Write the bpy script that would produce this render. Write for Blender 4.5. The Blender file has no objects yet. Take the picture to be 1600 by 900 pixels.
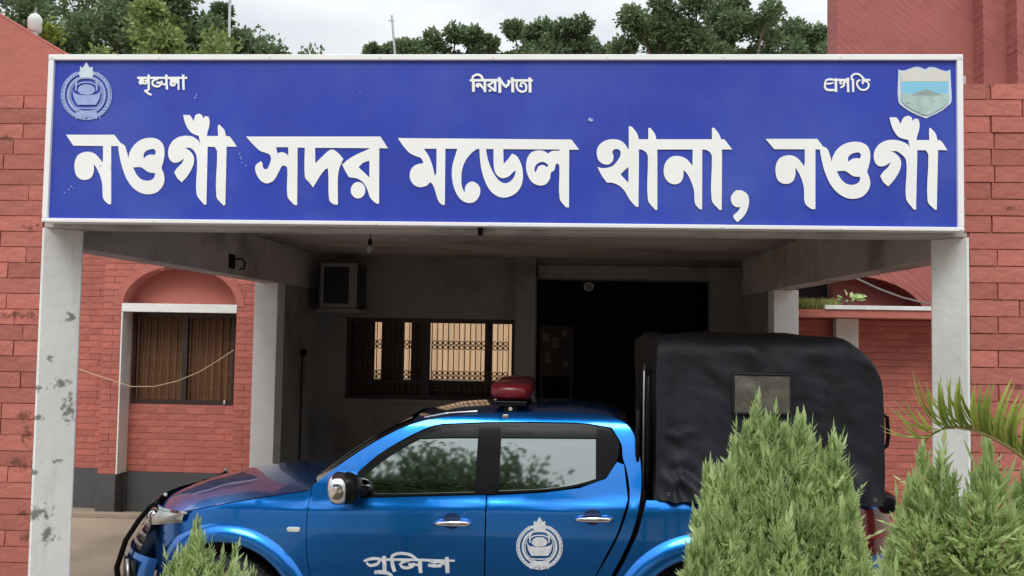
import bpy, math, random
import numpy as np
from mathutils import Vector, Matrix, noise
from mathutils.geometry import tessellate_polygon, delaunay_2d_cdt
R = math.radians
random.seed(7)
S = bpy.context.scene
COL = S.collection

# ------------------------------------------------------------------ camera
YAW, PITCH, ROLL, FL = .0538, .0483, .0167, 1382.0
EYE = np.array([0.0, 0.0, 2.36])
_f = np.array([-math.sin(YAW)*math.cos(PITCH), math.cos(YAW)*math.cos(PITCH), math.sin(PITCH)])
_r = np.array([math.cos(YAW), math.sin(YAW), 0.0]); _u = np.cross(_r, _f)
_r, _u = _r*math.cos(ROLL)+_u*math.sin(ROLL), -_r*math.sin(ROLL)+_u*math.cos(ROLL)
cam_d = bpy.data.cameras.new('camera'); cam = bpy.data.objects.new('camera', cam_d); COL.objects.link(cam)
cam_d.sensor_width = 36; cam_d.lens = 36*FL/1600; cam_d.clip_start = .05; cam_d.clip_end = 600
cam.matrix_world = Matrix(((_r[0], _u[0], -_f[0], EYE[0]), (_r[1], _u[1], -_f[1], EYE[1]), (_r[2], _u[2], -_f[2], EYE[2]), (0, 0, 0, 1)))
S.camera = cam

def at(x, y, Y):
    """photo measurement -> (X, Z) on the plane at depth Y"""
    d = _f+_r*(x-800)/FL-_u*(y-450)/FL
    P = EYE+d*(Y/d[1]); return float(P[0]), float(P[2])
def pr(X, Y, Z):
    P = np.array([X, Y, Z])-EYE; d = float(P@_f)
    return 800+FL*float(P@_r)/d, 450-FL*float(P@_u)/d

# ------------------------------------------------------------------ world, sun, exposure
SUN_EL, SUN_AZ = 50, 188      # azimuth clockwise from +Y: the sun stands behind the camera
w = bpy.data.worlds.new('World'); S.world = w; w.use_nodes = True
nt = w.node_tree; nt.nodes.clear()
def N(tree, typ, **k):
    n = tree.nodes.new(typ)
    for a, b in k.items(): setattr(n, a, b)
    return n
out = N(nt, 'ShaderNodeOutputWorld'); bg = N(nt, 'ShaderNodeBackground'); bg2 = N(nt, 'ShaderNodeBackground')
sky = N(nt, 'ShaderNodeTexSky'); sky.sky_type = 'NISHITA'; sky.sun_disc = False
sky.sun_elevation = R(SUN_EL); sky.sun_rotation = R(SUN_AZ)
nt.links.new(sky.outputs[0], bg.inputs[0]); bg.inputs[1].default_value = .06
# overcast cloud layer over the clear sky: brighter towards the zenith, soft grey mottling
tc = N(nt, 'ShaderNodeTexCoord'); sep = N(nt, 'ShaderNodeSeparateXYZ'); nt.links.new(tc.outputs['Generated'], sep.inputs[0])
mr = N(nt, 'ShaderNodeMapRange'); nt.links.new(sep.outputs[2], mr.inputs[0])
mr.inputs[1].default_value = 0; mr.inputs[2].default_value = 1; mr.inputs[3].default_value = .56; mr.inputs[4].default_value = 1.95
mp = N(nt, 'ShaderNodeMapping'); nt.links.new(tc.outputs['Generated'], mp.inputs[0]); mp.inputs['Scale'].default_value = (1.4, 1.4, 4.5)
nz = N(nt, 'ShaderNodeTexNoise'); nt.links.new(mp.outputs[0], nz.inputs[0]); nz.inputs['Scale'].default_value = 2.2; nz.inputs['Detail'].default_value = 5; nz.inputs['Roughness'].default_value = .5
cr = N(nt, 'ShaderNodeValToRGB'); nt.links.new(nz.outputs[0], cr.inputs[0])
cr.color_ramp.elements[0].position = .30; cr.color_ramp.elements[0].color = (.70, .745, .79, 1)
cr.color_ramp.elements[1].position = .60; cr.color_ramp.elements[1].color = (.94, .97, 1.0, 1)
nt.links.new(cr.outputs[0], bg2.inputs[0]); nt.links.new(mr.outputs[0], bg2.inputs[1])
mx = N(nt, 'ShaderNodeMixShader'); mx.inputs[0].default_value = .93
nt.links.new(bg.outputs[0], mx.inputs[1]); nt.links.new(bg2.outputs[0], mx.inputs[2]); nt.links.new(mx.outputs[0], out.inputs[0])

sd = bpy.data.lights.new('sun', 'SUN'); sd.energy = 1.5; sd.angle = R(25); sd.color = (1, .96, .90)
sun = bpy.data.objects.new('sun', sd); COL.objects.link(sun)
sv = Vector((math.sin(R(SUN_AZ))*math.cos(R(SUN_EL)), math.cos(R(SUN_AZ))*math.cos(R(SUN_EL)), math.sin(R(SUN_EL))))
sun.rotation_euler = (-sv).to_track_quat('-Z', 'Y').to_euler()
S.view_settings.view_transform = 'Standard'; S.view_settings.look = 'None'; S.view_settings.gamma = 1; S.view_settings.exposure = 0.12
S.cycles.max_bounces = 8; S.cycles.diffuse_bounces = 4; S.cycles.glossy_bounces = 4; S.cycles.transmission_bounces = 4
try: S.cycles.use_denoising = True
except Exception: pass

# ------------------------------------------------------------------ object helpers
ORG = {}
def root(name, label, cat, loc, group=None, kind=None):
    o = bpy.data.objects.new(name, None); COL.objects.link(o); o.location = loc; o.empty_display_size = .2
    o['label'] = label; o['category'] = cat
    if group: o['group'] = group
    if kind: o['kind'] = kind
    ORG[o.name] = Vector(loc); return o
def mesh(name, v, f, mats, smooth=False, midx=None):
    me = bpy.data.meshes.new(name); me.from_pydata([tuple(p) for p in v], [], [tuple(q) for q in f])
    if not isinstance(mats, (list, tuple)): mats = [mats]
    for m in mats: me.materials.append(m)
    if midx is not None: me.polygons.foreach_set('material_index', midx)
    if smooth: me.shade_smooth()
    me.update(); return me
def link(name, me, parent=None, label=None, kind=None, loc=None):
    o = bpy.data.objects.new(name, me); COL.objects.link(o)
    if parent: o.parent = parent; ORG[o.name] = ORG[parent.name]
    if loc is not None: o.location = loc
    if label: o['label'] = label
    if kind: o['kind'] = kind
    return o
def obj(name, vf, mats, parent=None, smooth=False, label=None, kind=None, midx=None, bevel=0):
    v, f = vf[0], vf[1]
    og = ORG[parent.name] if parent else Vector((0, 0, 0))
    me = mesh(name, [(p[0]-og[0], p[1]-og[1], p[2]-og[2]) for p in v], f, mats, smooth, midx)
    o = link(name, me, parent, label, kind)
    if bevel:
        b = o.modifiers.new('bevel', 'BEVEL'); b.width = bevel; b.segments = 2; b.limit_method = 'ANGLE'; b.angle_limit = R(40)
    return o
def tag(o, label, cat, group=None, kind=None):
    o['label'] = label; o['category'] = cat
    if group: o['group'] = group
    if kind: o['kind'] = kind
    return o
def single(name, vf, mats, label, cat, loc, smooth=False, bevel=0, group=None, midx=None):
    """a top-level thing that is one mesh, origin at loc"""
    v = [(p[0]-loc[0], p[1]-loc[1], p[2]-loc[2]) for p in vf[0]]
    o = link(name, mesh(name, v, vf[1], mats, smooth, midx)); o.location = loc; ORG[o.name] = Vector(loc)
    if bevel:
        b = o.modifiers.new('bevel', 'BEVEL'); b.width = bevel; b.segments = 2; b.limit_method = 'ANGLE'; b.angle_limit = R(40)
    return tag(o, label, cat, group)

def join(*parts):
    V, F = [], []
    for v, f in parts:
        n = len(V); V += [tuple(p) for p in v]; F += [tuple(i+n for i in q) for q in f]
    return V, F
def box(x0, x1, y0, y1, z0, z1):
    v = [(x0, y0, z0), (x1, y0, z0), (x1, y1, z0), (x0, y1, z0), (x0, y0, z1), (x1, y0, z1), (x1, y1, z1), (x0, y1, z1)]
    return v, [(0, 3, 2, 1), (4, 5, 6, 7), (0, 1, 5, 4), (1, 2, 6, 5), (2, 3, 7, 6), (3, 0, 4, 7)]
def tube(pts, rad, n=8, cap=True, closed=False):
    pts = [Vector(p) for p in pts]; rr = rad if isinstance(rad, (list, tuple)) else [rad]*len(pts)
    V, F = [], []; m = len(pts)
    t0 = (pts[1]-pts[0]).normalized(); up = Vector((0, 0, 1)) if abs(t0.z) < .9 else Vector((1, 0, 0))
    a = t0.cross(up).normalized()
    for i, p in enumerate(pts):
        if closed: t = (pts[(i+1) % m]-pts[i-1]).normalized()
        else: t = (pts[min(i+1, m-1)]-pts[max(i-1, 0)]).normalized()
        a = (a-t*a.dot(t)); a = a.normalized() if a.length > 1e-6 else t.orthogonal().normalized()
        b = t.cross(a)
        for k in range(n):
            q = 2*math.pi*k/n; V.append(tuple(p+(a*math.cos(q)+b*math.sin(q))*rr[i]))
    for i in range(m if closed else m-1):
        j = (i+1) % m
        for k in range(n):
            l = (k+1) % n; F.append((i*n+k, i*n+l, j*n+l, j*n+k))
    if cap and not closed:
        F.append(tuple(range(n))[::-1]); F.append(tuple((m-1)*n+k for k in range(n)))
    return V, F
def lathe(c, prof, n=16, axis='Z'):
    """prof: list of (radius, height) from the base up"""
    V, F = [], []
    for r_, h in prof:
        for k in range(n):
            q = 2*math.pi*k/n; x, y = r_*math.cos(q), r_*math.sin(q)
            V.append((c[0]+x, c[1]+y, c[2]+h) if axis == 'Z' else ((c[0]+x, c[1]+h, c[2]+y) if axis == 'Y' else (c[0]+h, c[1]+x, c[2]+y)))
    for i in range(len(prof)-1):
        for k in range(n):
            l = (k+1) % n; F.append((i*n+k, i*n+l, (i+1)*n+l, (i+1)*n+k))
    F.append(tuple(range(n))[::-1]); F.append(tuple((len(prof)-1)*n+k for k in range(n)))
    return V, F
def sblob(c, r, p=2.6, nu=20, nv=12):
    """rounded box / ellipsoid"""
    V, F = [], []
    sp = lambda t, e: math.copysign(abs(t)**e, t)
    e = 2.0/p
    for i in range(nv+1):
        a = -math.pi/2+math.pi*i/nv
        for k in range(nu):
            b = 2*math.pi*k/nu
            V.append((c[0]+r[0]*sp(math.cos(a), e)*sp(math.cos(b), e), c[1]+r[1]*sp(math.cos(a), e)*sp(math.sin(b), e), c[2]+r[2]*sp(math.sin(a), e)))
    for i in range(nv):
        for k in range(nu):
            l = (k+1) % nu; F.append((i*nu+k, i*nu+l, (i+1)*nu+l, (i+1)*nu+k))
    return V, F
def grid(fn, nu, nv, flip=False):
    V = [fn(i/nu, j/nv) for j in range(nv+1) for i in range(nu+1)]
    F = []
    for j in range(nv):
        for i in range(nu):
            a = j*(nu+1)+i; q = (a, a+1, a+nu+2, a+nu+1); F.append(q[::-1] if flip else q)
    return V, F
def prism(loop, y0, y1, holes=()):
    """(x,z) outline extruded from y0 (front) to y1"""
    loops = [list(loop)]+[list(h) for h in holes]
    tri = tessellate_polygon([[Vector((p[0], p[1], 0)) for p in l] for l in loops])
    flat = [p for l in loops for p in l]; n = len(flat)
    V = [(p[0], y0, p[1]) for p in flat]+[(p[0], y1, p[1]) for p in flat]
    F = []
    for t in tri:
        a, b, c = [flat[i] for i in t]
        s = (b[0]-a[0])*(c[1]-a[1])-(b[1]-a[1])*(c[0]-a[0])
        if abs(s) < 1e-12: continue
        t = tuple(t) if s > 0 else tuple(t)[::-1]
        F.append(t); F.append(tuple(i+n for i in t)[::-1])
    o = 0
    for l in loops:
        m = len(l)
        for i in range(m):
            j = (i+1) % m; F.append((o+i, o+i+n, o+j+n, o+j))
        o += m
    return V, F
def smoothloop(pts, corner=48, sub=4, closed=True):
    """round the gentle bends of a hand traced outline, keep its sharp corners"""
    n = len(pts); res = []
    def ang(i):
        a, b, c = pts[i-1], pts[i], pts[(i+1) % n]
        u = (b[0]-a[0], b[1]-a[1]); v = (c[0]-b[0], c[1]-b[1])
        d = math.degrees(abs(math.atan2(u[0]*v[1]-u[1]*v[0], u[0]*v[0]+u[1]*v[1]))); return d
    sh = [ang(i) > corner for i in range(n)]
    for i in range(n):
        p0, p1, p2, p3 = pts[i-1], pts[i], pts[(i+1) % n], pts[(i+2) % n]
        L = math.dist(p1, p2)
        m1 = [(p2[k]-p1[k]) if sh[i] else (p2[k]-p0[k])*L/max(1e-6, L+math.dist(p0, p1)) for k in (0, 1)]
        m2 = [(p2[k]-p1[k]) if sh[(i+1) % n] else (p3[k]-p1[k])*L/max(1e-6, L+math.dist(p2, p3)) for k in (0, 1)]
        for s in range(sub):
            t = s/sub; a = 2*t**3-3*t*t+1; b = t**3-2*t*t+t; c = -2*t**3+3*t*t; d = t**3-t*t
            res.append((a*p1[0]+b*m1[0]+c*p2[0]+d*m2[0], a*p1[1]+b*m1[1]+c*p2[1]+d*m2[1]))
    return res

# ------------------------------------------------------------------ materials
def material(name, col, rough=.6, metal=0, spec=.5, var=.12, vscale=3.0, bump=0, bscale=30, coat=0, rnd=0, alt=None, altscale=1.5, altpos=(.5, .65), emit=0, stretch=None, trans=0, coords='Object', sss=0):
    m = bpy.data.materials.new(name); m.use_nodes = True; t = m.node_tree
    b = t.nodes['Principled BSDF']; L = t.links
    b.inputs['Roughness'].default_value = rough; b.inputs['Metallic'].default_value = metal
    b.inputs['Specular IOR Level'].default_value = spec; b.inputs['Coat Weight'].default_value = coat; b.inputs['Coat Roughness'].default_value = .04
    tc = N(t, 'ShaderNodeTexCoord'); src = tc.outputs[coords]
    if stretch:
        mp = N(t, 'ShaderNodeMapping'); mp.inputs['Scale'].default_value = stretch; L.new(src, mp.inputs[0]); src = mp.outputs[0]
    nz = N(t, 'ShaderNodeTexNoise'); nz.inputs['Scale'].default_value = vscale; nz.inputs['Detail'].default_value = 6; L.new(src, nz.inputs[0])
    mr = N(t, 'ShaderNodeMapRange'); L.new(nz.outputs[0], mr.inputs[0])
    mr.inputs[1].default_value = .25; mr.inputs[2].default_value = .75; mr.inputs[3].default_value = 1-var; mr.inputs[4].default_value = 1+var
    fac = mr.outputs[0]
    if rnd:
        oi = N(t, 'ShaderNodeObjectInfo'); r2 = N(t, 'ShaderNodeMapRange'); L.new(oi.outputs['Random'], r2.inputs[0])
        r2.inputs[3].default_value = 1-rnd; r2.inputs[4].default_value = 1+rnd
        mu = N(t, 'ShaderNodeMath', operation='MULTIPLY'); L.new(fac, mu.inputs[0]); L.new(r2.outputs[0], mu.inputs[1]); fac = mu.outputs[0]
    base = N(t, 'ShaderNodeRGB'); base.outputs[0].default_value = (*col, 1); bc = base.outputs[0]
    if alt:
        n2 = N(t, 'ShaderNodeTexNoise'); n2.inputs['Scale'].default_value = altscale; n2.inputs['Detail'].default_value = 7; n2.inputs['Roughness'].default_value = .62; L.new(src, n2.inputs[0])
        m2 = N(t, 'ShaderNodeMapRange'); L.new(n2.outputs[0], m2.inputs[0]); m2.inputs[1].default_value = altpos[0]; m2.inputs[2].default_value = altpos[1]
        mm = N(t, 'ShaderNodeMix', data_type='RGBA'); L.new(m2.outputs[0], mm.inputs[0]); L.new(bc, mm.inputs[6]); mm.inputs[7].default_value = (*alt, 1); bc = mm.outputs[2]
    vm = N(t, 'ShaderNodeVectorMath', operation='SCALE'); L.new(bc, vm.inputs[0]); L.new(fac, vm.inputs['Scale']); L.new(vm.outputs[0], b.inputs['Base Color'])
    if bump:
        n3 = N(t, 'ShaderNodeTexNoise'); n3.inputs['Scale'].default_value = bscale; n3.inputs['Detail'].default_value = 5; L.new(src, n3.inputs[0])
        bp = N(t, 'ShaderNodeBump'); bp.inputs['Strength'].default_value = bump; bp.inputs['Distance'].default_value = .02; L.new(n3.outputs[0], bp.inputs['Height']); L.new(bp.outputs[0], b.inputs['Normal'])
    if emit: b.inputs['Emission Color'].default_value = (*col, 1); b.inputs['Emission Strength'].default_value = emit
    if trans: b.inputs['Transmission Weight'].default_value = trans
    return m
RED = (.445, .142, .112)
M = {}
M['brick'] = material('painted_brick', RED, .75, var=.16, vscale=9, bump=.5, bscale=22, rnd=.19, alt=(.40, .125, .095), altscale=4, altpos=(.5, .7), coords='Object')
M['brick_far'] = material('painted_brick_far', (.455, .138, .108), .75, var=.14, vscale=6, bump=.5, bscale=16, rnd=.13)
M['joint'] = material('painted_mortar', (.46, .15, .12), .85, var=.2, vscale=8, bump=.5, bscale=30)
M['red'] = material('red_plaster', (.455, .145, .115), .8, var=.12, vscale=2.5, bump=.35, bscale=18, alt=(.44, .14, .11), altscale=1.5)
M['white'] = material('white_limewash', (.80, .81, .80), .8, var=.07, vscale=2.2, bump=.25, bscale=14, alt=(.72, .73, .70), altscale=1.3)
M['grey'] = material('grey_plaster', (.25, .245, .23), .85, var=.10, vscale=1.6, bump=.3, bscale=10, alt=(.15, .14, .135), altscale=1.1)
M['beam'] = material('beam_plaster', (.50, .46, .44), .85, var=.12, vscale=1.5, bump=.3, bscale=10, alt=(.28, .25, .24), altscale=1.1)
M['ceiling'] = material('ceiling_plaster', (.50, .43, .41), .9, var=.14, vscale=1.4, bump=.2, bscale=12, alt=(.30, .26, .25), altscale=.8)
M['plinth'] = material('dark_plinth_paint', (.072, .075, .078), .6, var=.22, vscale=2, bump=.25, bscale=20)
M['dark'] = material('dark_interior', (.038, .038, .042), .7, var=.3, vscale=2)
M['black'] = material('black_plastic', (.008, .008, .010), .25, spec=.12, var=.25, vscale=12)
M['rubber'] = material('tyre_rubber', (.02, .02, .02), .75, var=.3, vscale=20, bump=.3, bscale=60)
M['chrome'] = material('chrome', (.82, .82, .84), .10, metal=1, var=.04)
M['steel'] = material('dull_steel', (.42, .42, .42), .35, metal=.9, var=.2, vscale=8)
M['signframe'] = material('white_frame', (.88, .88, .90), .45, var=.05, vscale=4)
M['letter'] = material('white_vinyl', (.90, .92, .92), .5, var=.04, vscale=3)
M['emblem'] = material('pale_print', (.33, .43, .74), .5, var=.15, vscale=20)
M['emblem2'] = material('pale_print_bright', (.62, .72, .82), .5, var=.08, vscale=20)
M['decal'] = material('silver_decal', (.62, .64, .66), .35, var=.22, vscale=30)
M['shield_cream'] = material('shield_cream', (.70, .70, .64), .5, var=.05)
M['shield_cyan'] = material('shield_cyan', (.24, .60, .80), .5, var=.06)
M['shield_green'] = material('shield_green', (.42, .58, .54), .5, var=.22, vscale=18)
M['shield_hill'] = material('shield_hill', (.30, .38, .38), .5, var=.2, vscale=30)
M['bulb'] = material('bulb_glass', (.3, .3, .29), .15, var=.03)
M['whiteplastic'] = material('white_plastic', (.62, .66, .62), .35, var=.15, vscale=10)
M['redlens'] = material('red_lens', (.20, .014, .02), .28, var=.15, vscale=8, coat=.1)
M['taillens'] = material('tail_lens', (.075, .006, .008), .16, var=.2, vscale=8, coat=1)
M['canvas'] = material('black_canvas', (.010, .012, .017), .60, spec=.35, var=.35, vscale=4, bump=.12, bscale=45)
M['clear'] = material('cloudy_vinyl', (.105, .098, .078), .28, var=.35, vscale=14, bump=.5, bscale=11)
M['curtain'] = material('curtain_cloth', (.30, .16, .065), .9, var=.5, vscale=3, stretch=(14, 1, .5))
M['wood'] = material('dark_wood', (.030, .016, .012), .5, var=.3, vscale=6)
M['bars'] = material('brown_iron', (.085, .040, .025), .6, var=.2, vscale=9)
M['glow'] = material('lit_curtain', (.82, .58, .36), .9, var=.5, vscale=2.5, emit=.47, stretch=(7, 1, .6))
M['concrete'] = material('concrete_ground', (.34, .275, .205), .85, var=.14, vscale=1.2, bump=.4, bscale=8, alt=(.27, .22, .165), altscale=.9)
M['soil'] = material('garden_soil', (.07, .045, .03), .95, var=.4, vscale=8, bump=.8, bscale=12)
M['bark'] = material('bark', (.10, .075, .055), .9, var=.3, vscale=6, bump=.8, bscale=14)
M['rope'] = material('pale_cord', (.55, .42, .26), .7, var=.15, vscale=20)
M['ac'] = material('ac_housing', (.24, .23, .21), .5, var=.1)
M['galv'] = material('ledge_white', (.70, .74, .72), .6, var=.1, vscale=5, bump=.3)
M['paper'] = material('pale_paper', (.16, .16, .15), .8, var=.2)

def leafmat(name, a, b, trans=.25, rough=.55):
    m = bpy.data.materials.new(name); m.use_nodes = True; t = m.node_tree; p = t.nodes['Principled BSDF']; L = t.links
    at_ = N(t, 'ShaderNodeAttribute'); at_.attribute_name = 'tone'
    mm = N(t, 'ShaderNodeMix', data_type='RGBA'); L.new(at_.outputs['Fac'], mm.inputs[0]); mm.inputs[6].default_value = (*a, 1); mm.inputs[7].default_value = (*b, 1)
    L.new(mm.outputs[2], p.inputs['Base Color']); p.inputs['Roughness'].default_value = rough; p.inputs['Specular IOR Level'].default_value = .3
    tr = N(t, 'ShaderNodeBsdfTranslucent'); L.new(mm.outputs[2], tr.inputs[0]); ms = N(t, 'ShaderNodeMixShader'); ms.inputs[0].default_value = trans
    L.new(p.outputs[0], ms.inputs[1]); L.new(tr.outputs[0], ms.inputs[2]); L.new(ms.outputs[0], t.nodes['Material Output'].inputs[0]); return m
M['leaf_dark'] = leafmat('leaf_dark', (.075, .115, .062), (.21, .28, .14))
M['leaf_mid'] = leafmat('leaf_mid', (.070, .110, .055), (.20, .27, .13))
M['leaf_light'] = leafmat('leaf_light', (.13, .19, .06), (.33, .42, .15))
M['leaf_yellow'] = leafmat('leaf_yellow', (.09, .14, .02), (.26, .34, .05))
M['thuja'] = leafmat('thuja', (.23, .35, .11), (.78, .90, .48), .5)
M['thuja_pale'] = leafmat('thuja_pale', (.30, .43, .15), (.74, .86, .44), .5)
M['dry'] = leafmat('dry_leaf', (.20, .13, .06), (.42, .33, .18), .3)
M['palm'] = leafmat('palm', (.10, .18, .03), (.46, .52, .13), .35)
M['grass'] = leafmat('grass', (.16, .24, .05), (.42, .42, .17), .3)

M['headlamp'] = material('headlamp_lens', (.42, .43, .40), .10, metal=.5, var=.3, vscale=10, coat=1)
# blue sign panel: satin print with soft patches of lighter blue and flecks of peeled film
M['blue'] = material('blue_sign_print', (.030, .058, .44), .42, spec=.35, var=.10, vscale=1.6, alt=(.075, .12, .47), altscale=1.1, altpos=(.45, .85), coat=.06)
# metallic car paint
M['paint'] = material('blue_metallic_paint', (.008, .215, .76), .27, metal=.93, var=.03, vscale=3, coat=1)
M['navy'] = material('recess_shade_paint', (.004, .03, .12), .35, metal=.4, var=.05, coat=.5)  # dark blue standing in for the shade of the handle recesses
M['film'] = material('mirror_window_film', (.33, .37, .355), .03, metal=1, var=.02)
M['visor'] = material('smoked_visor', (.008, .009, .011), .25, var=.1, spec=.2)
M['glass'] = material('dark_glass', (.012, .014, .015), .03, var=.05, spec=.8, coat=1)

def towermat():
    m = material('tower_brick', (.36, .115, .10), .85, var=.10, vscale=1.2, bump=0, alt=(.30, .09, .08), altscale=1.6)
    t = m.node_tree; L = t.links; p = t.nodes['Principled BSDF']; tc = N(t, 'ShaderNodeTexCoord')
    m0 = N(t, 'ShaderNodeMapping'); m0.inputs['Rotation'].default_value = (0, R(-42), 0); L.new(tc.outputs['Object'], m0.inputs[0])
    mp = N(t, 'ShaderNodeMapping'); mp.inputs['Scale'].default_value = (1.6, 1, 16); L.new(m0.outputs[0], mp.inputs[0])
    n3 = N(t, 'ShaderNodeTexNoise'); n3.inputs['Scale'].default_value = 1.6; n3.inputs['Detail'].default_value = 4; L.new(mp.outputs[0], n3.inputs[0])
    bp = N(t, 'ShaderNodeBump'); bp.inputs['Strength'].default_value = .45; bp.inputs['Distance'].default_value = .05; L.new(n3.outputs[0], bp.inputs['Height']); L.new(bp.outputs[0], p.inputs['Normal']); return m
# columns: limewash with stains, chips and green-brown streaks
def stained():
    m = material('stained_limewash', (.82, .83, .82), .8, var=.06, vscale=2, bump=.25, bscale=14)
    t = m.node_tree; L = t.links; p = t.nodes['Principled BSDF']; old = p.inputs['Base Color'].links[0].from_socket
    tc = N(t, 'ShaderNodeTexCoord')
    n1 = N(t, 'ShaderNodeTexNoise'); n1.inputs['Scale'].default_value = 13; n1.inputs['Detail'].default_value = 4; L.new(tc.outputs['Object'], n1.inputs[0])
    n2 = N(t, 'ShaderNodeTexNoise'); n2.inputs['Scale'].default_value = 1.9; n2.inputs['Detail'].default_value = 2; L.new(tc.outputs['Object'], n2.inputs[0])
    a = N(t, 'ShaderNodeMapRange'); L.new(n1.outputs[0], a.inputs[0]); a.inputs[1].default_value = .60; a.inputs[2].default_value = .68
    b = N(t, 'ShaderNodeMapRange'); L.new(n2.outputs[0], b.inputs[0]); b.inputs[1].default_value = .50; b.inputs[2].default_value = .60
    mu = N(t, 'ShaderNodeMath', operation='MULTIPLY'); L.new(a.outputs[0], mu.inputs[0]); L.new(b.outputs[0], mu.inputs[1])
    mm = N(t, 'ShaderNodeMix', data_type='RGBA'); L.new(mu.outputs[0], mm.inputs[0]); L.new(old, mm.inputs[6]); mm.inputs[7].default_value = (.10, .11, .10, 1)
    mp = N(t, 'ShaderNodeMapping'); mp.inputs['Scale'].default_value = (9, 9, 1.3); L.new(tc.outputs['Object'], mp.inputs[0])
    n4 = N(t, 'ShaderNodeTexNoise'); n4.inputs['Scale'].default_value = 1.0; n4.inputs['Detail'].default_value = 4; L.new(mp.outputs[0], n4.inputs[0])
    c = N(t, 'ShaderNodeMapRange'); L.new(n4.outputs[0], c.inputs[0]); c.inputs[1].default_value = .58; c.inputs[2].default_value = .82; c.inputs[4].default_value = .55
    m3 = N(t, 'ShaderNodeMix', data_type='RGBA'); L.new(c.outputs[0], m3.inputs[0]); L.new(mm.outputs[2], m3.inputs[6]); m3.inputs[7].default_value = (.50, .50, .38, 1)
    L.new(m3.outputs[2], p.inputs['Base Color']); return m
M['stained'] = stained()

def stain(mat, spots, col):
    """dirt with a place of its own: patches round fixed points of the wall, broken up by noise"""
    t = mat.node_tree; L = t.links; p = t.nodes['Principled BSDF']; old = p.inputs['Base Color'].links[0].from_socket
    g_ = N(t, 'ShaderNodeNewGeometry'); tot = None
    for (px, py, Y, rx_, rz_) in spots:
        X, Z = at(px, py, Y)
        mp = N(t, 'ShaderNodeMapping'); mp.vector_type = 'POINT'; mp.inputs['Location'].default_value = (-X/rx_, 0, -Z/rz_); mp.inputs['Scale'].default_value = (1/rx_, .01, 1/rz_)
        L.new(g_.outputs['Position'], mp.inputs[0]); ln = N(t, 'ShaderNodeVectorMath', operation='LENGTH'); L.new(mp.outputs[0], ln.inputs[0])
        m = N(t, 'ShaderNodeMapRange'); L.new(ln.outputs['Value'], m.inputs[0]); m.inputs[1].default_value = 0; m.inputs[2].default_value = 1; m.inputs[3].default_value = 1; m.inputs[4].default_value = 0
        if tot is None: tot = m.outputs[0]
        else:
            mx_ = N(t, 'ShaderNodeMath', operation='MAXIMUM'); L.new(tot, mx_.inputs[0]); L.new(m.outputs[0], mx_.inputs[1]); tot = mx_.outputs[0]
    n = N(t, 'ShaderNodeTexNoise'); n.inputs['Scale'].default_value = 34; n.inputs['Detail'].default_value = 6; L.new(g_.outputs['Position'], n.inputs[0])
    ad = N(t, 'ShaderNodeMath', operation='MULTIPLY_ADD'); L.new(tot, ad.inputs[0]); ad.inputs[1].default_value = .42; L.new(n.outputs[0], ad.inputs[2])
    r_ = N(t, 'ShaderNodeMapRange'); L.new(ad.outputs[0], r_.inputs[0]); r_.inputs[1].default_value = .66; r_.inputs[2].default_value = .86; r_.inputs[4].default_value = .8
    gate = N(t, 'ShaderNodeMath', operation='GREATER_THAN'); L.new(tot, gate.inputs[0]); gate.inputs[1].default_value = .02
    ml = N(t, 'ShaderNodeMath', operation='MULTIPLY'); L.new(r_.outputs[0], ml.inputs[0]); L.new(gate.outputs[0], ml.inputs[1])
    mm = N(t, 'ShaderNodeMix', data_type='RGBA'); L.new(ml.outputs[0], mm.inputs[0]); L.new(old, mm.inputs[6]); mm.inputs[7].default_value = (*col, 1); L.new(mm.outputs[2], p.inputs['Base Color'])
stain(M['stained'], [(66, 606, 5.65, .05, .035), (95, 600, 5.7, .06, .06), (108, 640, 5.75, .05, .16), (64, 652, 5.65, .06, .04), (62, 800, 5.65, .10, .08), (78, 835, 5.7, .05, .09), (60, 735, 5.65, .03, .04), (112, 495, 5.75, .035, .05), (85, 560, 5.7, .03, .04), (90, 720, 5.7, .04, .03)], (.10, .11, .085))
stain(M['brick'], [(20, 493, 5.6, .30, .035), (52, 493, 5.6, .08, .05), (50, 355, 5.6, .10, .05), (8, 216, 5.6, .10, .035), (38, 650, 5.6, .10, .06), (42, 680, 5.6, .08, .09), (30, 725, 5.6, .16, .06), (35, 800, 5.6, .07, .04), (40, 840, 5.6, .06, .05), (1576, 326, 5.6, .06, .03), (1590, 606, 5.6, .14, .02), (1545, 132, 5.6, .05, .04), (1560, 470, 5.6, .05, .02)], (.13, .045, .03))

# ================================================================== SETTING
g = obj('ground', grid(lambda a, b: (-150+300*a, -150+300*b, 0.0), 4, 4), M['concrete']); g['kind'] = 'structure'
g = obj('garden_bed', box(-2.6, 6, 1.2, 4.9, .004, .07), M['soil']); g['kind'] = 'structure'
k0 = [box(-2.75+i*.5, -2.27+i*.5, 4.9, 5.02, .004, .16) for i in range(17)]
kb = root('garden_kerb', 'low concrete kerb edging the planted bed in front of the portico', 'kerb', (-2.75, 4.96, 0))
for b_ in k0: obj('kerb_stone', b_, M['grey'], kb, bevel=.01)

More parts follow.
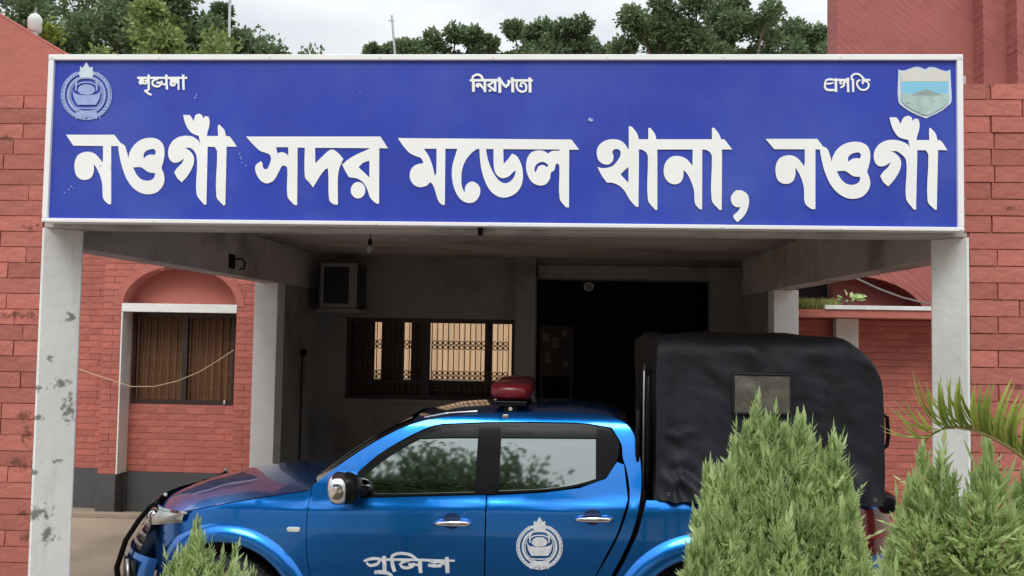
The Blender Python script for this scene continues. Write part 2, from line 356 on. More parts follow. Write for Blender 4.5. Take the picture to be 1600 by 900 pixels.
# ------------------------------------------------------------------ brickwork
def brick_mesh(name, L, H, D, mt, rough, seed):
    rnd = random.Random(seed); nx = 4; nz_ = 2
    V = []; F = []
    for j in range(nz_+1):
        for i in range(nx+1):
            e = (i in (0, nx)) or (j in (0, nz_))
            x = -L/2+L*i/nx+(rnd.uniform(-1, 1)*rough*.5 if e else 0); z = -H/2+H*j/nz_+(rnd.uniform(-1, 1)*rough*.35 if e else 0)
            V.append((x, (rnd.uniform(0, 1)*rough*.6 if e else rnd.uniform(-.5, .5)*rough), z))
    nf = len(V)
    for j in range(nz_):
        for i in range(nx):
            a = j*(nx+1)+i; F += [(a, a+1, a+nx+2, a+nx+1)]
    ring = [i for i in range(nx+1)]+[j*(nx+1)+nx for j in range(1, nz_+1)]+[nz_*(nx+1)+i for i in range(nx-1, -1, -1)]+[j*(nx+1) for j in range(nz_-1, 0, -1)]
    m = len(ring)
    for r_ in ring: V.append((V[r_][0], D, V[r_][2]))
    for i in range(m):
        j = (i+1) % m; F.append((ring[j], ring[i], nf+i, nf+j))
    return mesh(name, V, F, mt)
_cache = {}
def bmesh_for(L, H, D, mt, rough, var):
    key = (round(L, 2), round(H, 3), D, mt.name, var)
    if key not in _cache: _cache[key] = brick_mesh('brick', round(L, 2), H, D, mt, rough, hash(key[0])+var*13+5)
    return _cache[key]
def brickwork(parent, x0, x1, z0, z1, y, course, Ls, mt, joint=.010, rough=.004, proud=.006, D=.03, spans=None, seed=1, limit=290):
    """bricks on a wall facing the street (-Y): single bricks where the photograph shows them, the rest joined"""
    rnd = random.Random(seed); n = 0; og = ORG[parent.name]; rest = []
    z = z0; row = 0
    while z+course*.4 < z1:
        h = min(course, z1-z)
        for (xa, xb) in (spans(z+h/2) if spans else [(x0, x1)]):
            if xb-xa < .03: continue
            x = xa; first = True
            while x < xb-.005:
                L = rnd.choice(Ls)
                if first and row % 2: L = Ls[0]*.5
                first = False
                L = min(L, xb-x)
                if xb-(x+L) < .07: L = xb-x
                cx, cz = x+L/2, z+h/2
                px, py = pr(cx, y, cz)
                vis = (-40 < px < 1640 and -30 < py < 930)
                me = bmesh_for(L-joint, h-joint, D, mt, rough, rnd.randint(0, 2))
                dy = -rnd.uniform(0, proud)
                if vis and n < limit:
                    o = bpy.data.objects.new('brick', me); COL.objects.link(o); o.parent = parent
                    o.location = (cx-og[0], y+dy-og[1], cz-og[2]); o.rotation_euler = (rnd.uniform(-.01, .01), rnd.uniform(-.005, .005), rnd.uniform(-.012, .012)); n += 1
                else:
                    rest.append(([(v.co.x+cx, v.co.y+y+dy, v.co.z+cz) for v in me.vertices], [tuple(p.vertices) for p in me.polygons]))
                x += L
        z += course; row += 1
    if rest: obj('brickwork', join(*rest), mt, parent, kind='stuff')
    return n

# front boundary walls (left and right of the sign)
YF = 5.60
XL = at(66, 400, YF)[0]; XR = at(1513, 400, YF)[0]; YJ = 6.08
SLX, SRX = at(74, 200, YF)[0], at(1504, 200, YF)[0]
lw = root('brick_wall', 'red painted brick wall left of the blue signboard, with mossy stains', 'brick wall', (-4.2, 5.8, 0), group='brick walls flanking the portico')
obj('wall_core', box(-5.2, XL-.004, YF+.009, 5.84, .004, 3.84), M['joint'], lw)
brickwork(lw, -4.45, XL, 0, 3.86, YF, .102, (.36, .36, .30, .42, .18), M['brick'], joint=.005, rough=.004, proud=.008, seed=3, spans=lambda z: [(-4.45, XL-.003 if z < 3.0 else SLX)])
rw = root('brick_wall', 'red painted brick wall right of the blue signboard, behind the palm frond', 'brick wall', (3.3, 5.8, 0), group='brick walls flanking the portico')
obj('wall_core', box(XR+.004, 4.6, YF+.011, 5.84, .004, 3.93), M['joint'], rw)
brickwork(rw, XR, 3.75, 0, 3.95, YF, .104, (.34, .36, .30, .40, .19), M['brick'], joint=.006, rough=.004, proud=.010, seed=8, spans=lambda z: [(XR+.003 if z < 3.0 else SRX, 3.75)])
# return block behind the left wall with receding smooth top
rb = root('plastered_wall', 'smooth red plastered wall top sloping down to the upper left corner of the signboard', 'wall', (-3.9, 5.75, 3.862))
q0, q1 = at(0, 25, YF), at(95, 82, YF); sl_ = (q1[1]-q0[1])/(q1[0]-q0[0]); zt = lambda X: q0[1]+sl_*(X-q0[0])
xe = q1[0]+.25
obj('wall_body', prism([(-5.2, 3.862), (xe, 3.862), (xe, zt(xe)), (-5.2, zt(-5.2))], YF+.006, 5.84), M['red'], rb)
obj('coping', prism([(-5.2, zt(-5.2)+.002), (xe, zt(xe)+.002), (xe, zt(xe)+.016), (-5.2, zt(-5.2)+.016)], YF+.02, 5.86), M['joint'], rb)
lx_ = at(54, 56, 5.76)[0]; lz_ = zt(lx_)+.014
t = root('garden_lamp', 'small white glass lamp standing on top of the smooth red wall', 'lamp', (lx_, 5.76, lz_))
obj('lamp_base', lathe((lx_, 5.76, lz_-.02), [(.030, 0), (.030, .035), (.018, .045)]), M['steel'], t)
obj('lamp_globe', lathe((lx_, 5.76, lz_+.005), [(.028, 0), (.044, .02), (.047, .09), (.044, .105), (.026, .130), (.008, .140)], 18), M['whiteplastic'], t, smooth=True)
obj('finial', lathe((lx_, 5.76, lz_+.144), [(.005, 0), (.004, .04)], 8), M['steel'], t)

# ------------------------------------------------------------------ portico
YC2 = 5.78
IL, IR = at(127, 420, YC2)[0], at(1456, 420, YC2)[0]
YB = 9.95
po = root('portico', 'white pillared flat roofed entrance portico carrying the blue signboard', 'portico', (-.45, 7.7, 0))
ZBm = 2.865
def splay(xo, xi, s_):
    """column with its street corner cut back at an angle"""
    p = [(xo-s_*.002, YF-.006), (xo+s_*.012, YF-.006), (xi, YC2), (xi, YC2+.012), (xo-s_*.10, YC2+.012), (xo-s_*.10, YF+.06), (xo-s_*.002, YF+.06)]
    V = [(a, b, .004) for a, b in p]+[(a, b, 2.983) for a, b in p]; n = len(p)
    F = [(i, (i+1) % n, n+(i+1) % n, n+i) for i in range(n)]+[tuple(range(n))[::-1], tuple(range(n, 2*n))]
    if s_ < 0: F = [f[::-1] for f in F]
    return V, F
obj('column', splay(XL, IL, 1), M['stained'], po, label='stained front column with dark mould spots, left side')
obj('column', splay(XR, IR, -1), M['white'], po, label='clean white front column beside the palm frond')
obj('column', box(IL-.27, IL, YB, YB+.27, .004, ZBm-.002), M['white'], po, bevel=.006)
obj('column', box(IR, IR+.27, YB, YB+.27, .004, ZBm-.002), M['white'], po, bevel=.006)
obj('front_beam', box(XL+.003, XR-.003, YF+.003, YC2+.012, 2.985, 4.00), M['beam'], po, bevel=.004)
obj('side_beam', box(IL-.22, IL, YC2+.014, 11.69, ZBm, 3.322), M['beam'], po, bevel=.004)
obj('side_beam', box(IR, IR+.22, YC2+.014, 11.69, ZBm, 3.322), M['beam'], po, bevel=.004)
obj('roof_slab', box(XL-.35, XR+.35, YC2+.016, 12.1, 3.325, 3.52), M['ceiling'], po)
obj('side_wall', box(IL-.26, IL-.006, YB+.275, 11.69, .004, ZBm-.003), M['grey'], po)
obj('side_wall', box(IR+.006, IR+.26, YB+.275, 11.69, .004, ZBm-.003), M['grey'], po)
hx_, hz_ = at(345, 408, 8.6)
hk = [(IL+.004, 8.6, hz_+.02), (IL+.06, 8.6, hz_+.03), (IL+.10, 8.6, hz_-.01), (IL+.09, 8.6, hz_-.07), (IL+.04, 8.6, hz_-.08)]
obj('iron_hook', join(tube(hk, .010, 8), box(IL, IL+.014, 8.42, 8.56, hz_-.08, hz_+.06)), M['black'], po)
obj('bracket', box(-.52, -.49, 5.53, 5.60, 2.955, 3.005), M['black'], po)

# main building wall at the back of the portico
YR = 11.70; KR = YR/11.3
nX = lambda v: v*KR
nZ = lambda v: 2.36+(v-2.36)*KR
mb = root('station_building', 'dim grey plastered building front with wide dark doorway behind the portico', 'building', (-.4, 11.4, 0))
def xz(px, py, Y=YR): return at(px, py, Y)
Xd0, Xd1, Zd = nX(-.29), nX(1.92), nZ(3.03)     # doorway
Wx0, Wx1, Wz0, Wz1 = nX(-2.74), nX(-.565), nZ(1.46), nZ(2.50)
wall = [(IL-.1, .004), (Xd0, .004), (Xd0, Zd), (Xd1, Zd), (Xd1, .004), (IR+.1, .004), (IR+.1, 3.323), (IL-.1, 3.323)]
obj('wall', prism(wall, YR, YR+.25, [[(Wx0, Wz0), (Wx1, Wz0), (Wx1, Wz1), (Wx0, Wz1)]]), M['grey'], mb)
obj('pilaster', box(nX(-.55), nX(-.30), YR-.16, YR-.002, .004, 3.322), M['grey'], mb, bevel=.005)
obj('door_lintel', box(Xd0+.01, IR+.1, YR-.10, YR-.002, Zd+.005, nZ(3.20)), M['grey'], mb, bevel=.004)
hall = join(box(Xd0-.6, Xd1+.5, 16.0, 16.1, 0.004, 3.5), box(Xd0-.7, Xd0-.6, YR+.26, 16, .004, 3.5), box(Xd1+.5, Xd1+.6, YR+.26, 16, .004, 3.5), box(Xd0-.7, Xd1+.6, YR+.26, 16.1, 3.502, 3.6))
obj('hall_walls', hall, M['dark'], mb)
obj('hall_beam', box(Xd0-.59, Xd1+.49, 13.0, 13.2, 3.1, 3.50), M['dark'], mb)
nb = root('notice_board', 'dim notice board with pale papers on the hall wall inside the doorway', 'notice board', (-.02, 13.0, 1.9))
obj('board', box(-.28, .22, 12.98, 13.02, 1.7, 2.45), M['dark'], nb)
obj('board_leg', join(box(-.27, -.23, 12.99, 13.01, .004, 1.7), box(.17, .21, 12.99, 13.01, .004, 1.7)), M['dark'], nb)
for (a, b, c, d) in ((-.24, -.14, 2.2, 2.33), (-.10, .0, 2.12, 2.27), (.05, .12, 2.28, 2.38), (-.2, -.12, 1.9, 2.05), (.06, .14, 1.85, 1.93)):
    obj('paper', box(a, b, 12.970, 12.976, c, d), M['paper'], nb)
clk = root('wall_clock', 'small round pale clock hung high above the dark doorway', 'clock', (.4, YR+.1, 3.03))
cX, cZ = at(920, 448, 11.77)
obj('clock_face', lathe((cX, 11.77, cZ), [(.055, 0), (.055, .04)], 20, 'Y'), M['paper'], clk)
obj('clock_rim', tube([(cX+.058*math.cos(q), 11.77, cZ+.058*math.sin(q)) for q in np.linspace(0, 2*math.pi, 20, endpoint=False)], .008, 6, closed=True), M['steel'], clk)

# barred window of the main wall with a lit room behind
wn = obj('window', join(box(Wx0, Wx1, YR+.03, YR+.09, Wz1-.06, Wz1), box(Wx0, Wx1, YR+.03, YR+.09, Wz0, Wz0+.05), box(Wx0, Wx0+.06, YR+.03, YR+.09, Wz0+.05, Wz1-.06), box(Wx1-.04, Wx1, YR+.03, YR+.09, Wz0+.05, Wz1-.06),
    box(nX(-1.76), nX(-1.655), YR+.03, YR+.09, Wz0+.05, Wz1-.06)), M['wood'], mb)
obj('window_sill', box(Wx0-.03, Wx1+.01, YR-.05, YR+.02, Wz0-.05, Wz0-.002), M['grey'], mb)
obj('dim_backing', box(Wx0-.05, Wx1+.05, YR+.30, YR+.31, Wz0-.05, nZ(1.70)-.002), M['wood'], wn)  # dark sheet added to mask the dimmer band below the lit curtain
obj('lit_curtain', grid(lambda a, b: (Wx0+.03+(Wx1-Wx0+.05)*a, YR+.32+.02*math.sin(a*150), nZ(1.70)+(nZ(2.47)-nZ(1.70))*b), 220, 2), M['glow'], wn, smooth=True)
for x0_, x1_, z0_, z1_ in ((Wx0-.12, nX(-2.40), Wz0+.03, Wz1-.03), (nX(-2.31), nX(-2.02), Wz0+.03, Wz1-.03), (nX(-1.92), nX(-1.70), Wz0+.03, Wz1-.03)):
    obj('shutter', box(x0_, x1_, YR+.16, YR+.19, z0_, z1_), M['wood'], wn)
obj('cross_rail', box(nX(-1.65), Wx1-.04, YR+.10, YR+.15, nZ(1.655), nZ(1.70)), M['wood'], wn)
obj('cross_rail', box(Wx0+.06, nX(-1.76), YR+.10, YR+.15, nZ(1.655), nZ(1.70)), M['wood'], wn)
def ring_(cx, y, cz, r_, t_, n=10): return tube([(cx+r_*math.cos(q), y, cz+r_*math.sin(q)) for q in np.linspace(0, 2*math.pi, n, endpoint=False)], t_, 5, closed=True)
x = nX(-1.64); k = 0
while x < Wx1-.05:
    obj('grille_bar', box(x-.006, x+.006, YR+.11, YR+.122, Wz0+.05, Wz1-.062), M['bars'], wn)
    x += .0735
x = Wx0+.10
while x < nX(-1.77):
    obj('grille_bar', box(x-.006, x+.006, YR+.11, YR+.122, Wz0+.05, Wz1-.062), M['bars'], wn)
    x += .0735
sc = []
x = nX(-1.64)+.0367
while x < Wx1-.05:
    for z_ in (nZ(2.19), nZ(2.13), nZ(1.80), nZ(1.74)): sc.append(ring_(x, YR+.117, z_, .026, .0065))
    for z_ in (nZ(1.60),): sc.append(ring_(x, YR+.117, z_, .030, .009))
    x += .0735
x = Wx0+.10+.0367
while x < nX(-1.77):
    for z_ in (nZ(2.19), nZ(2.13), nZ(1.80), nZ(1.74), nZ(1.60)): sc.append(ring_(x, YR+.117, z_, .026, .0065))
    x += .0735
obj('grille_scrolls', join(*sc), M['bars'], wn, kind='stuff')

ac = root('air_conditioner', 'boxy window air conditioner on a shelf high in the portico corner', 'air conditioner', (nX(-2.8), 11.4, nZ(2.6)))
obj('housing', box(nX(-2.93), nX(-2.49), 11.138, 11.679, nZ(2.6), nZ(3.16)), M['dark'], ac, bevel=.01)
fr = join(box(nX(-2.935), nX(-2.90), 11.095, 11.126, nZ(2.6), nZ(3.16)), box(nX(-2.585), nX(-2.485), 11.095, 11.126, nZ(2.6), nZ(3.16)), box(nX(-2.90), nX(-2.585), 11.095, 11.126, nZ(3.11), nZ(3.16)), box(nX(-2.90), nX(-2.585), 11.095, 11.126, nZ(2.6), nZ(2.66)))
obj('front_frame', fr, M['ac'], ac, bevel=.004)
for i in range(9): obj('louvre', box(nX(-2.895+i*.034), nX(-2.895+i*.034+.016), 11.105, 11.125, nZ(2.665), nZ(3.105)), M['dark'], ac)
obj('shelf', box(nX(-2.97), nX(-2.44), 11.073, 11.684, nZ(2.545), nZ(2.595)), M['ac'], ac)

bu = root('ceiling_bulb', 'bare hanging light bulb under the portico ceiling', 'light bulb', (-2.0, 8.0, 3.325))
bX, bZ = at(578, 392, 8.2)
obj('flex', tube([(bX, 8.2, 3.323), (bX+.004, 8.2, 3.28), (bX, 8.2, bZ+.11)], .004, 6), M['black'], bu)
obj('holder', lathe((bX, 8.2, bZ+.055), [(.018, 0), (.02, .04), (.012, .06)], 12), M['black'], bu)
obj('bulb', sblob((bX, 8.2, bZ+.02), (.03, .03, .04), 2), M['bulb'], bu, smooth=True)
sw = root('switch_box', 'small dark switch box with a conduit on the left portico wall', 'switch box', (IL, 11.0, 2.05))
obj('box', box(IL-.006, IL+.05, 10.92, 11.02, 2.0, 2.09), M['black'], sw)
obj('conduit', tube([(IL+.01, 10.97, .1), (IL+.01, 10.97, 2.0)], .012, 6), M['dark'], sw)

# ------------------------------------------------------------------ left wing (arched window)
YW = 10.80
lg = root('left_wing', 'red brick wing with an arched window recess left of the portico', 'building', (-4.8, 11.3, 0))
RX0, RX1 = -5.455, -4.006      # recess
aC = ((RX0+RX1)/2, 2.60); aH = .50; aW = (RX1-RX0)/2
def arch_z(x): 
    t = max(0, 1-((x-aC[0])/aW)**2); return aC[1]+aH*math.sqrt(t) if t > 0 else aC[1]
archpts = [(aC[0]+aW*math.cos(q), aC[1]+aH*math.sin(q)) for q in np.linspace(0, math.pi, 25)]
outer = [(-5.70, .50), (RX0, .50)]+archpts[::-1]+[(RX1, .50), (-3.40, .50), (-3.40, 3.9), (-5.70, 3.9)]
YQ = 11.05
def wing_spans(z):
    if z < 2.60: return [(-5.70, RX0-.012), (RX1+.004, -3.40)]
    t = 1-((z-aC[1])/aH)**2
    if t <= 0: return [(-5.70, -3.40)]
    w_ = aW*math.sqrt(t)+.02; return [(-5.70, aC[0]-w_), (aC[0]+w_, -3.40)]
obj('wall_front', prism(outer, YW+.022, YQ-.004), M['joint'], lg)
brickwork(lg, -5.70, -3.40, .50, 3.55, YW, .082, (.25, .25, .25, .12), M['brick_far'], joint=.0045, rough=.0028, proud=.005, D=.028, seed=21, limit=285,
          spans=wing_spans)
def archf(a, b):
    q = math.pi*a; k_ = 1.0+.0*b
    return (aC[0]+(aW+.10*b)*math.cos(q), YW-.012, aC[1]+(aH+.10*b)*math.sin(q))
va, fa = grid(archf, 30, 1, flip=True); n0 = len(va)
va += [(p[0], YW+.03, p[2]) for p in va[:31]]; fa += [(i, i+1, n0+i+1, n0+i) for i in range(30)]
obj('arch_band', (va, fa), M['red'], lg)
obj('recess_wall', prism([(RX0-.1, .50), (RX1+.1, .50), (RX1+.1, 3.3), (RX0-.1, 3.3)], YQ+.02, YQ+.30, [[(RX0+.008, 1.352), (-4.11, 1.352), (-4.11, 2.52), (RX0+.008, 2.52)]]), M['joint'], lg)
lg2 = obj('recess_back', box(RX0+.001, RX1-.001, YQ, YQ+.018, 2.53, 3.25), M['red'], lg)
rp = root('recessed_wall_panel', 'red brick panel under the barred window of the left wing', 'wall panel', (-4.76, YQ, .5))
obj('panel_backing', box(RX0+.002, RX1-.002, YQ+.012, YQ+.019, .50, 1.349), M['joint'], rp)
brickwork(rp, RX0+.003, RX1-.003, .50, 1.347, YQ, .082, (.25, .25, .12), M['brick_far'], joint=.0045, rough=.0028, proud=.004, D=.010, seed=31)
obj('lintel', box(RX0-.01, RX1+.01, YW-.015, YQ-.005, 2.52, 2.625), M['white'], lg, bevel=.004)
obj('jamb', box(RX0-.014, RX0+.004, YW-.006, YQ-.003, .50, 2.518), M['white'], lg, bevel=.003)
obj('plinth', join(box(-5.70, RX0-.001, YW-.03, YW+.2, .004, .498), box(RX1+.001, -3.38, YW-.03, YW+.2, .004, .498), box(RX0-.001, RX1+.001, YQ-.02, YQ+.2, .004, .498)), M['plinth'], lg)
obj('plinth', box(RX0-.003, RX0+.02, YW+.2, YQ-.02, .004, .496), M['plinth'], lg)
obj('wall_behind', box(-9, -5.702, 11.222, 11.5, .50, 3.9), M['joint'], lg)
bw2 = root('side_wall_panel', 'shaded strip of red brick wall seen right beside the stained column', 'wall panel', (-6.2, 11.2, .5))
brickwork(bw2, -7.2, -5.71, .50, 3.6, 11.20, .082, (.25, .25, .12), M['brick_far'], joint=.0045, rough=.0028, proud=.004, D=.02, seed=37, limit=200)
obj('plinth', box(-9, -5.703, 11.17, 11.4, .004, .498), M['plinth'], lg)
obj('kerb', box(-9, -3.39, 10.62, YW-.032, .004, .045), M['concrete'], lg)
# window
wd = obj('window', join(box(RX0+.01, -4.12, YQ+.02, YQ+.07, 2.46, 2.52), box(RX0+.01, -4.12, YQ+.02, YQ+.07, 1.353, 1.41), box(RX0+.01, RX0+.05, YQ+.02, YQ+.07, 1.41, 2.46), box(-4.155, -4.12, YQ+.02, YQ+.07, 1.41, 2.46), box(-4.80, -4.73, YQ+.02, YQ+.07, 1.41, 2.46)), M['wood'], lg)
x = RX0+.08
while x < -4.16:
    if not -4.82 < x < -4.71: obj('grille_bar', box(x-.006, x+.006, YQ+.035, YQ+.047, 1.41, 2.46), M['bars'], wd)
    x += .045
for z_ in (1.60, 1.78, 1.96, 2.14, 2.32): obj('grille_rail', box(RX0+.05, -4.155, YQ+.048, YQ+.055, z_, z_+.012), M['bars'], wd)
obj('curtain', grid(lambda a, b: (RX0+.02+1.30*a, YQ+.15+.02*math.sin(a*95)+.008*math.sin(a*37), 1.40+1.08*b), 240, 2), M['curtain'], wd, smooth=True)
obj('latch', box(-4.23, -4.21, YQ+.0, YQ+.018, 1.37, 1.42), M['whiteplastic'], wd)
cp = [at(123, 577, 10.70), at(160, 590, 10.7), at(205, 604, 10.72), at(240, 604, 10.72), at(275, 596, 10.72), at(310, 582, 10.72), at(340, 564, 10.72), at(366, 547, 10.74)]
single('clothes_line', tube([(p[0], 10.72, p[1]) for p in cp], .0055, 6), M['rope'], 'pale cord sagging across the arched window of the left wing', 'cord', (cp[0][0], 10.72, cp[0][1]), smooth=True)

# ------------------------------------------------------------------ right wing
rg = root('right_wing', 'low red brick wing with a white topped ledge right of the portico', 'building', (4.0, 11.0, 0))
obj('wall_core', box(2.88, 6.5, 11.022, 11.3, .004, 2.72), M['joint'], rg)
brickwork(rg, 2.88, 5.0, .2, 2.56, 11.0, .082, (.25, .25, .12), M['brick_far'], joint=.0045, rough=.0028, proud=.005, seed=41, limit=288, spans=lambda z: [(2.88, 3.33), (3.605, 5.0)])
l0 = at(1240, 480, 10.35)[0]
obj('ledge', box(l0, 6.5, 10.35, 11.02, 2.575, 2.665), M['red'], rg, bevel=.004)
obj('ledge_top', box(l0+.35, 6.5, 10.33, 11.02, 2.668, 2.715), M['galv'], rg, bevel=.004)
obj('ledge_pipe', box(l0-.04, l0-.002, 10.35, 10.42, 2.58, 2.66), M['wood'], rg)
obj('pier', box(3.335, 3.60, 10.86, 10.998, .004, 2.572), M['white'], rg, bevel=.004)
# tower / hall behind
tw = root('red_tower', 'tall windowless red brick tower rising behind the right end of the signboard', 'tower', (5.6, 12.6, 0))
TX0 = at(1287, 60, 12.6)[0]-.05+.05
aX, aZ, aR = at(1330, 520, 12.0)[0], 2.55, 1.0
tp = [(aX+aR*math.cos(q), aZ+.62*math.sin(q)) for q in np.linspace(0, math.pi, 21)]
M['tower'] = towermat()
obj('wall', prism([(2.95, 1.5)]+[(aX-aR, 1.5)]+tp[::-1]+[(aX+aR, 1.5), (9, 1.5), (9, 9.5), (TX0, 9.5), (TX0, 3.75), (2.95, 3.75)], 12.0, 12.35), M['tower'], tw)
obj('core', box(TX0+.05, 9, 12.352, 12.6, .004, 9.5), M['tower'], tw)
obj('arch_shade_panel', box(2.7, 6.0, 12.7, 12.8, 1.5, 3.7), M['dark'], tw)  # flat panel, its dark colour stands in for shade inside the arch
tf = at(1532, 60, 11.8)[0]
obj('pier', box(tf, 6.9, 11.72, 11.998, 1.5, 9.5), M['tower'], tw)
tf2 = at(1580, 60, 11.6)[0]
obj('pier', box(tf2, 7.2, 11.45, 11.718, 1.5, 9.5), M['tower'], tw)
wire = [at(1340, 436, 11.2), at(1375, 452, 11.2), at(1410, 465, 11.2), at(1455, 476, 11.2), at(1500, 484, 11.2)]
wp = [(p[0], 11.2, p[1]) for p in wire]; wp = [(wp[0][0]-1.0, 11.6, wp[0][2]+.55)]+wp
single('overhead_cable', tube(wp, .013, 6), M['paper'], 'pale cable slanting down above the white topped ledge on the right', 'cable', wp[1], smooth=True)

# ------------------------------------------------------------------ poles on the skyline
for (px_, y0_, px2, y2_, r_, lab) in ((360, -30, 357, 95, .028, 'thin grey mast rising from the big tree at upper left'), (612, 24, 618, 95, .02, 'thin leaning pole against the sky near the centre of the sign')):
    a_ = at(px_, y0_, 16.0); b_ = at(px2, y2_, 16.0)
    dx = (b_[0]-a_[0])/(b_[1]-a_[1])
    base = (b_[0]-dx*(b_[1]-0.0), 16.0, 0.0)
    single('mast' if r_ > .025 else 'leaning_pole', join(tube([base, (a_[0], 16.0, a_[1])], r_, 8), tube([(a_[0]-.05, 16, a_[1]-.1), (a_[0]+.05, 16, a_[1]-.1)], .01, 6)), M['steel'], lab, 'pole', base, smooth=True)

# ================================================================== SIGNBOARD
YS = 5.50
SX0, SX1, SZ0, SZ1 = -3.325, 2.448, 3.008, 4.098
sg = root('signboard', 'long blue signboard with large white Bengali lettering across the portico front', 'signboard', (-.44, YS, 3.0))
obj('panel', box(SX0+.02, SX1-.02, YS, YS+.06, SZ0+.02, SZ1-.02), M['blue'], sg)
fw = .036
for b_ in (box(SX0, SX1, YS-.022, YS+.09, SZ1-fw, SZ1), box(SX0, SX1, YS-.022, YS+.09, SZ0, SZ0+fw*.7), box(SX0, SX0+fw, YS-.021, YS+.089, SZ0+fw*.7+.001, SZ1-fw-.001), box(SX1-fw, SX1, YS-.021, YS+.089, SZ0+fw*.7+.001, SZ1-fw-.001)):
    obj('frame_strip', b_, M['signframe'], sg, bevel=.004)
LAY = [0]
def flat(shapes, plane):
    """shapes: list of (outline, holes) in photo px ; plane maps px -> world point with a print offset"""
    V, F = [], []
    for loop, holes in shapes:
        LAY[0] = (LAY[0]+1) % 24; d = LAY[0]*.00012
        loops = [smoothloop(loop)]+[smoothloop(h) for h in holes]
        tri = tessellate_polygon([[Vector((p[0], p[1], 0)) for p in l] for l in loops])
        fl = [p for l in loops for p in l]; n = len(V)
        V += [plane(p[0], p[1], d) for p in fl]
        for t in tri:
            a, b, c = [fl[i] for i in t]
            s = (b[0]-a[0])*(c[1]-a[1])-(b[1]-a[1])*(c[0]-a[0])
            if abs(s) < 1e-9: continue
            t = tuple(t)[::-1] if s > 0 else tuple(t)
            F.append(tuple(i+n for i in t))
    return V, F
def stroke(pts, wd):
    """ribbon outline round a polyline (px)"""
    m = len(pts); L, Rr = [], []
    ww = wd if isinstance(wd, (list, tuple)) else [wd]*m
    for i in range(m):
        a = pts[max(i-1, 0)]; b = pts[min(i+1, m-1)]; dx, dy = b[0]-a[0], b[1]-a[1]; l = math.hypot(dx, dy) or 1
        nx, ny = -dy/l*ww[i]/2, dx/l*ww[i]/2
        L.append((pts[i][0]+nx, pts[i][1]+ny)); Rr.append((pts[i][0]-nx, pts[i][1]-ny))
    return L+Rr[::-1]
def zm(pts, s, ox, oy): return [(p[0]/s+ox, p[1]/s+oy) for p in pts]
def sign_plane(px, py, d):
    X, Z = at(px, py, YS-.006); return (X, YS-.0045-d, Z)

# word 1 / 5
Nn = [(115,252),(492,252),(548,325),(520,340),(468,340),(468,795),(445,795),(405,750),(398,640),(380,570),(358,520),(332,480),(333,530),(320,575),(290,600),(240,603),(200,578),(182,525),(183,465),(208,412),(258,388),(312,388),(352,410),(385,450),(400,470),(404,430),(404,340),(172,338)]
Oo = [(520,325),(548,318),(575,340),(590,385),(604,435),(610,395),(645,335),(700,292),(762,276),(822,283),(865,315),(883,362),(883,420),(872,475),(862,512),(878,555),(884,610),(865,662),(822,703),(760,718),(700,707),(640,668),(592,604),(560,525),(535,430)]
Oh1 = [(722,436),(722,405),(738,382),(765,368),(800,362),(817,380),(810,410),(770,408),(745,418)]
Oh2 = [(640,508),(700,506),(725,522),(760,545),(810,552),(808,578),(788,602),(745,612),(700,598),(665,560)]
Gg = [(1165,330),(1150,300),(1110,270),(1060,260),(1000,268),(950,300),(920,348),(912,400),(925,445),(955,470),(995,466),(1038,438),(1020,475),(985,510),(960,545),(985,592),(1020,624),(1050,592),(1085,542),(1108,492),(1116,440),(1100,398),(1066,366),(1040,356),(1080,354),(1112,374),(1132,410),(1140,480),(1135,715),(1195,800),(1212,798),(1222,346),(1278,348),(1296,385),(1290,735),(1345,805),(1360,800),(1370,346),(1450,346),(1395,268),(1365,262),(1352,215),(1312,172),(1302,182),(1303,262),(1216,262),(1220,235),(1232,195),(1237,150),(1230,112),(1202,106),(1186,125),(1180,100),(1155,88),(1127,98),(1110,145),(1095,115),(1080,98),(1030,98),(1042,150),(1065,200),(1100,240),(1152,262)]
s1 = lambda L: zm(L, 5, 80, 160)
word1 = [(s1(Nn), []), (s1(Oo), [s1(Oh1), s1(Oh2)]), (s1(Gg), [])]
kx = ([115,182,405,468,520,612,882,915,1118,1135,1220,1290,1370,1450], [80,160,388,470,503,608,896,928,1142,1178,1264,1346,1428,1500])
ky = ([88,252,345,600,800], [106,285,372,632,838])
mp5 = lambda L: zm([(float(np.interp(p[0], *kx)), float(np.interp(p[1], *ky))) for p in L], 5, 1180, 160)
word5 = [(mp5(Nn), []), (mp5(Oo), [mp5(Oh1), mp5(Oh2)]), (mp5(Gg), [])]
s2 = lambda L: zm(L, 5.623, 370, 170)
def circ(cx, cy, rx, ry, n=16): return [(cx+rx*math.cos(2*math.pi*i/n), cy+ry*math.sin(2*math.pi*i/n)) for i in range(n)]
word2 = [(s2([(80,243),(535,243),(530,845),(505,845),(445,768),(443,520),(418,497),(395,502),(375,540),(345,600),(310,640),(260,655),(215,635),(180,590),(160,530),(170,490),(210,460),(224,475),(230,515),(246,532),(270,525),(288,485),(300,440),(290,405),(250,385),(205,370),(150,320)]), [s2([(345,337),(452,337),(452,412),(435,395),(400,380),(355,390)])]),
    (s2([(500,243),(1262,243),(1328,347),(525,341)]), []),
    (s2([(598,300),(686,300),(690,478),(760,410),(812,364),(850,360),(892,390),(936,440),(902,520),(888,600),(888,842),(850,838),(812,800),(805,600),(800,522),(778,532),(730,592),(695,650),(670,690),(635,645),(598,600)]), []),
    (s2([(1170,300),(1252,300),(1250,832),(1225,832),(1172,780),(1145,705),(1108,645),(1060,614),(985,600),(955,550),(925,490),(985,440),(1060,397),(1130,367),(1168,348)]), [s2([(1165,455),(1110,475),(1070,515),(1120,560),(1165,605)])]),
    (s2(circ(1065,715,64,72)), [])]
s3 = lambda L: zm(L, 5, 610, 170)
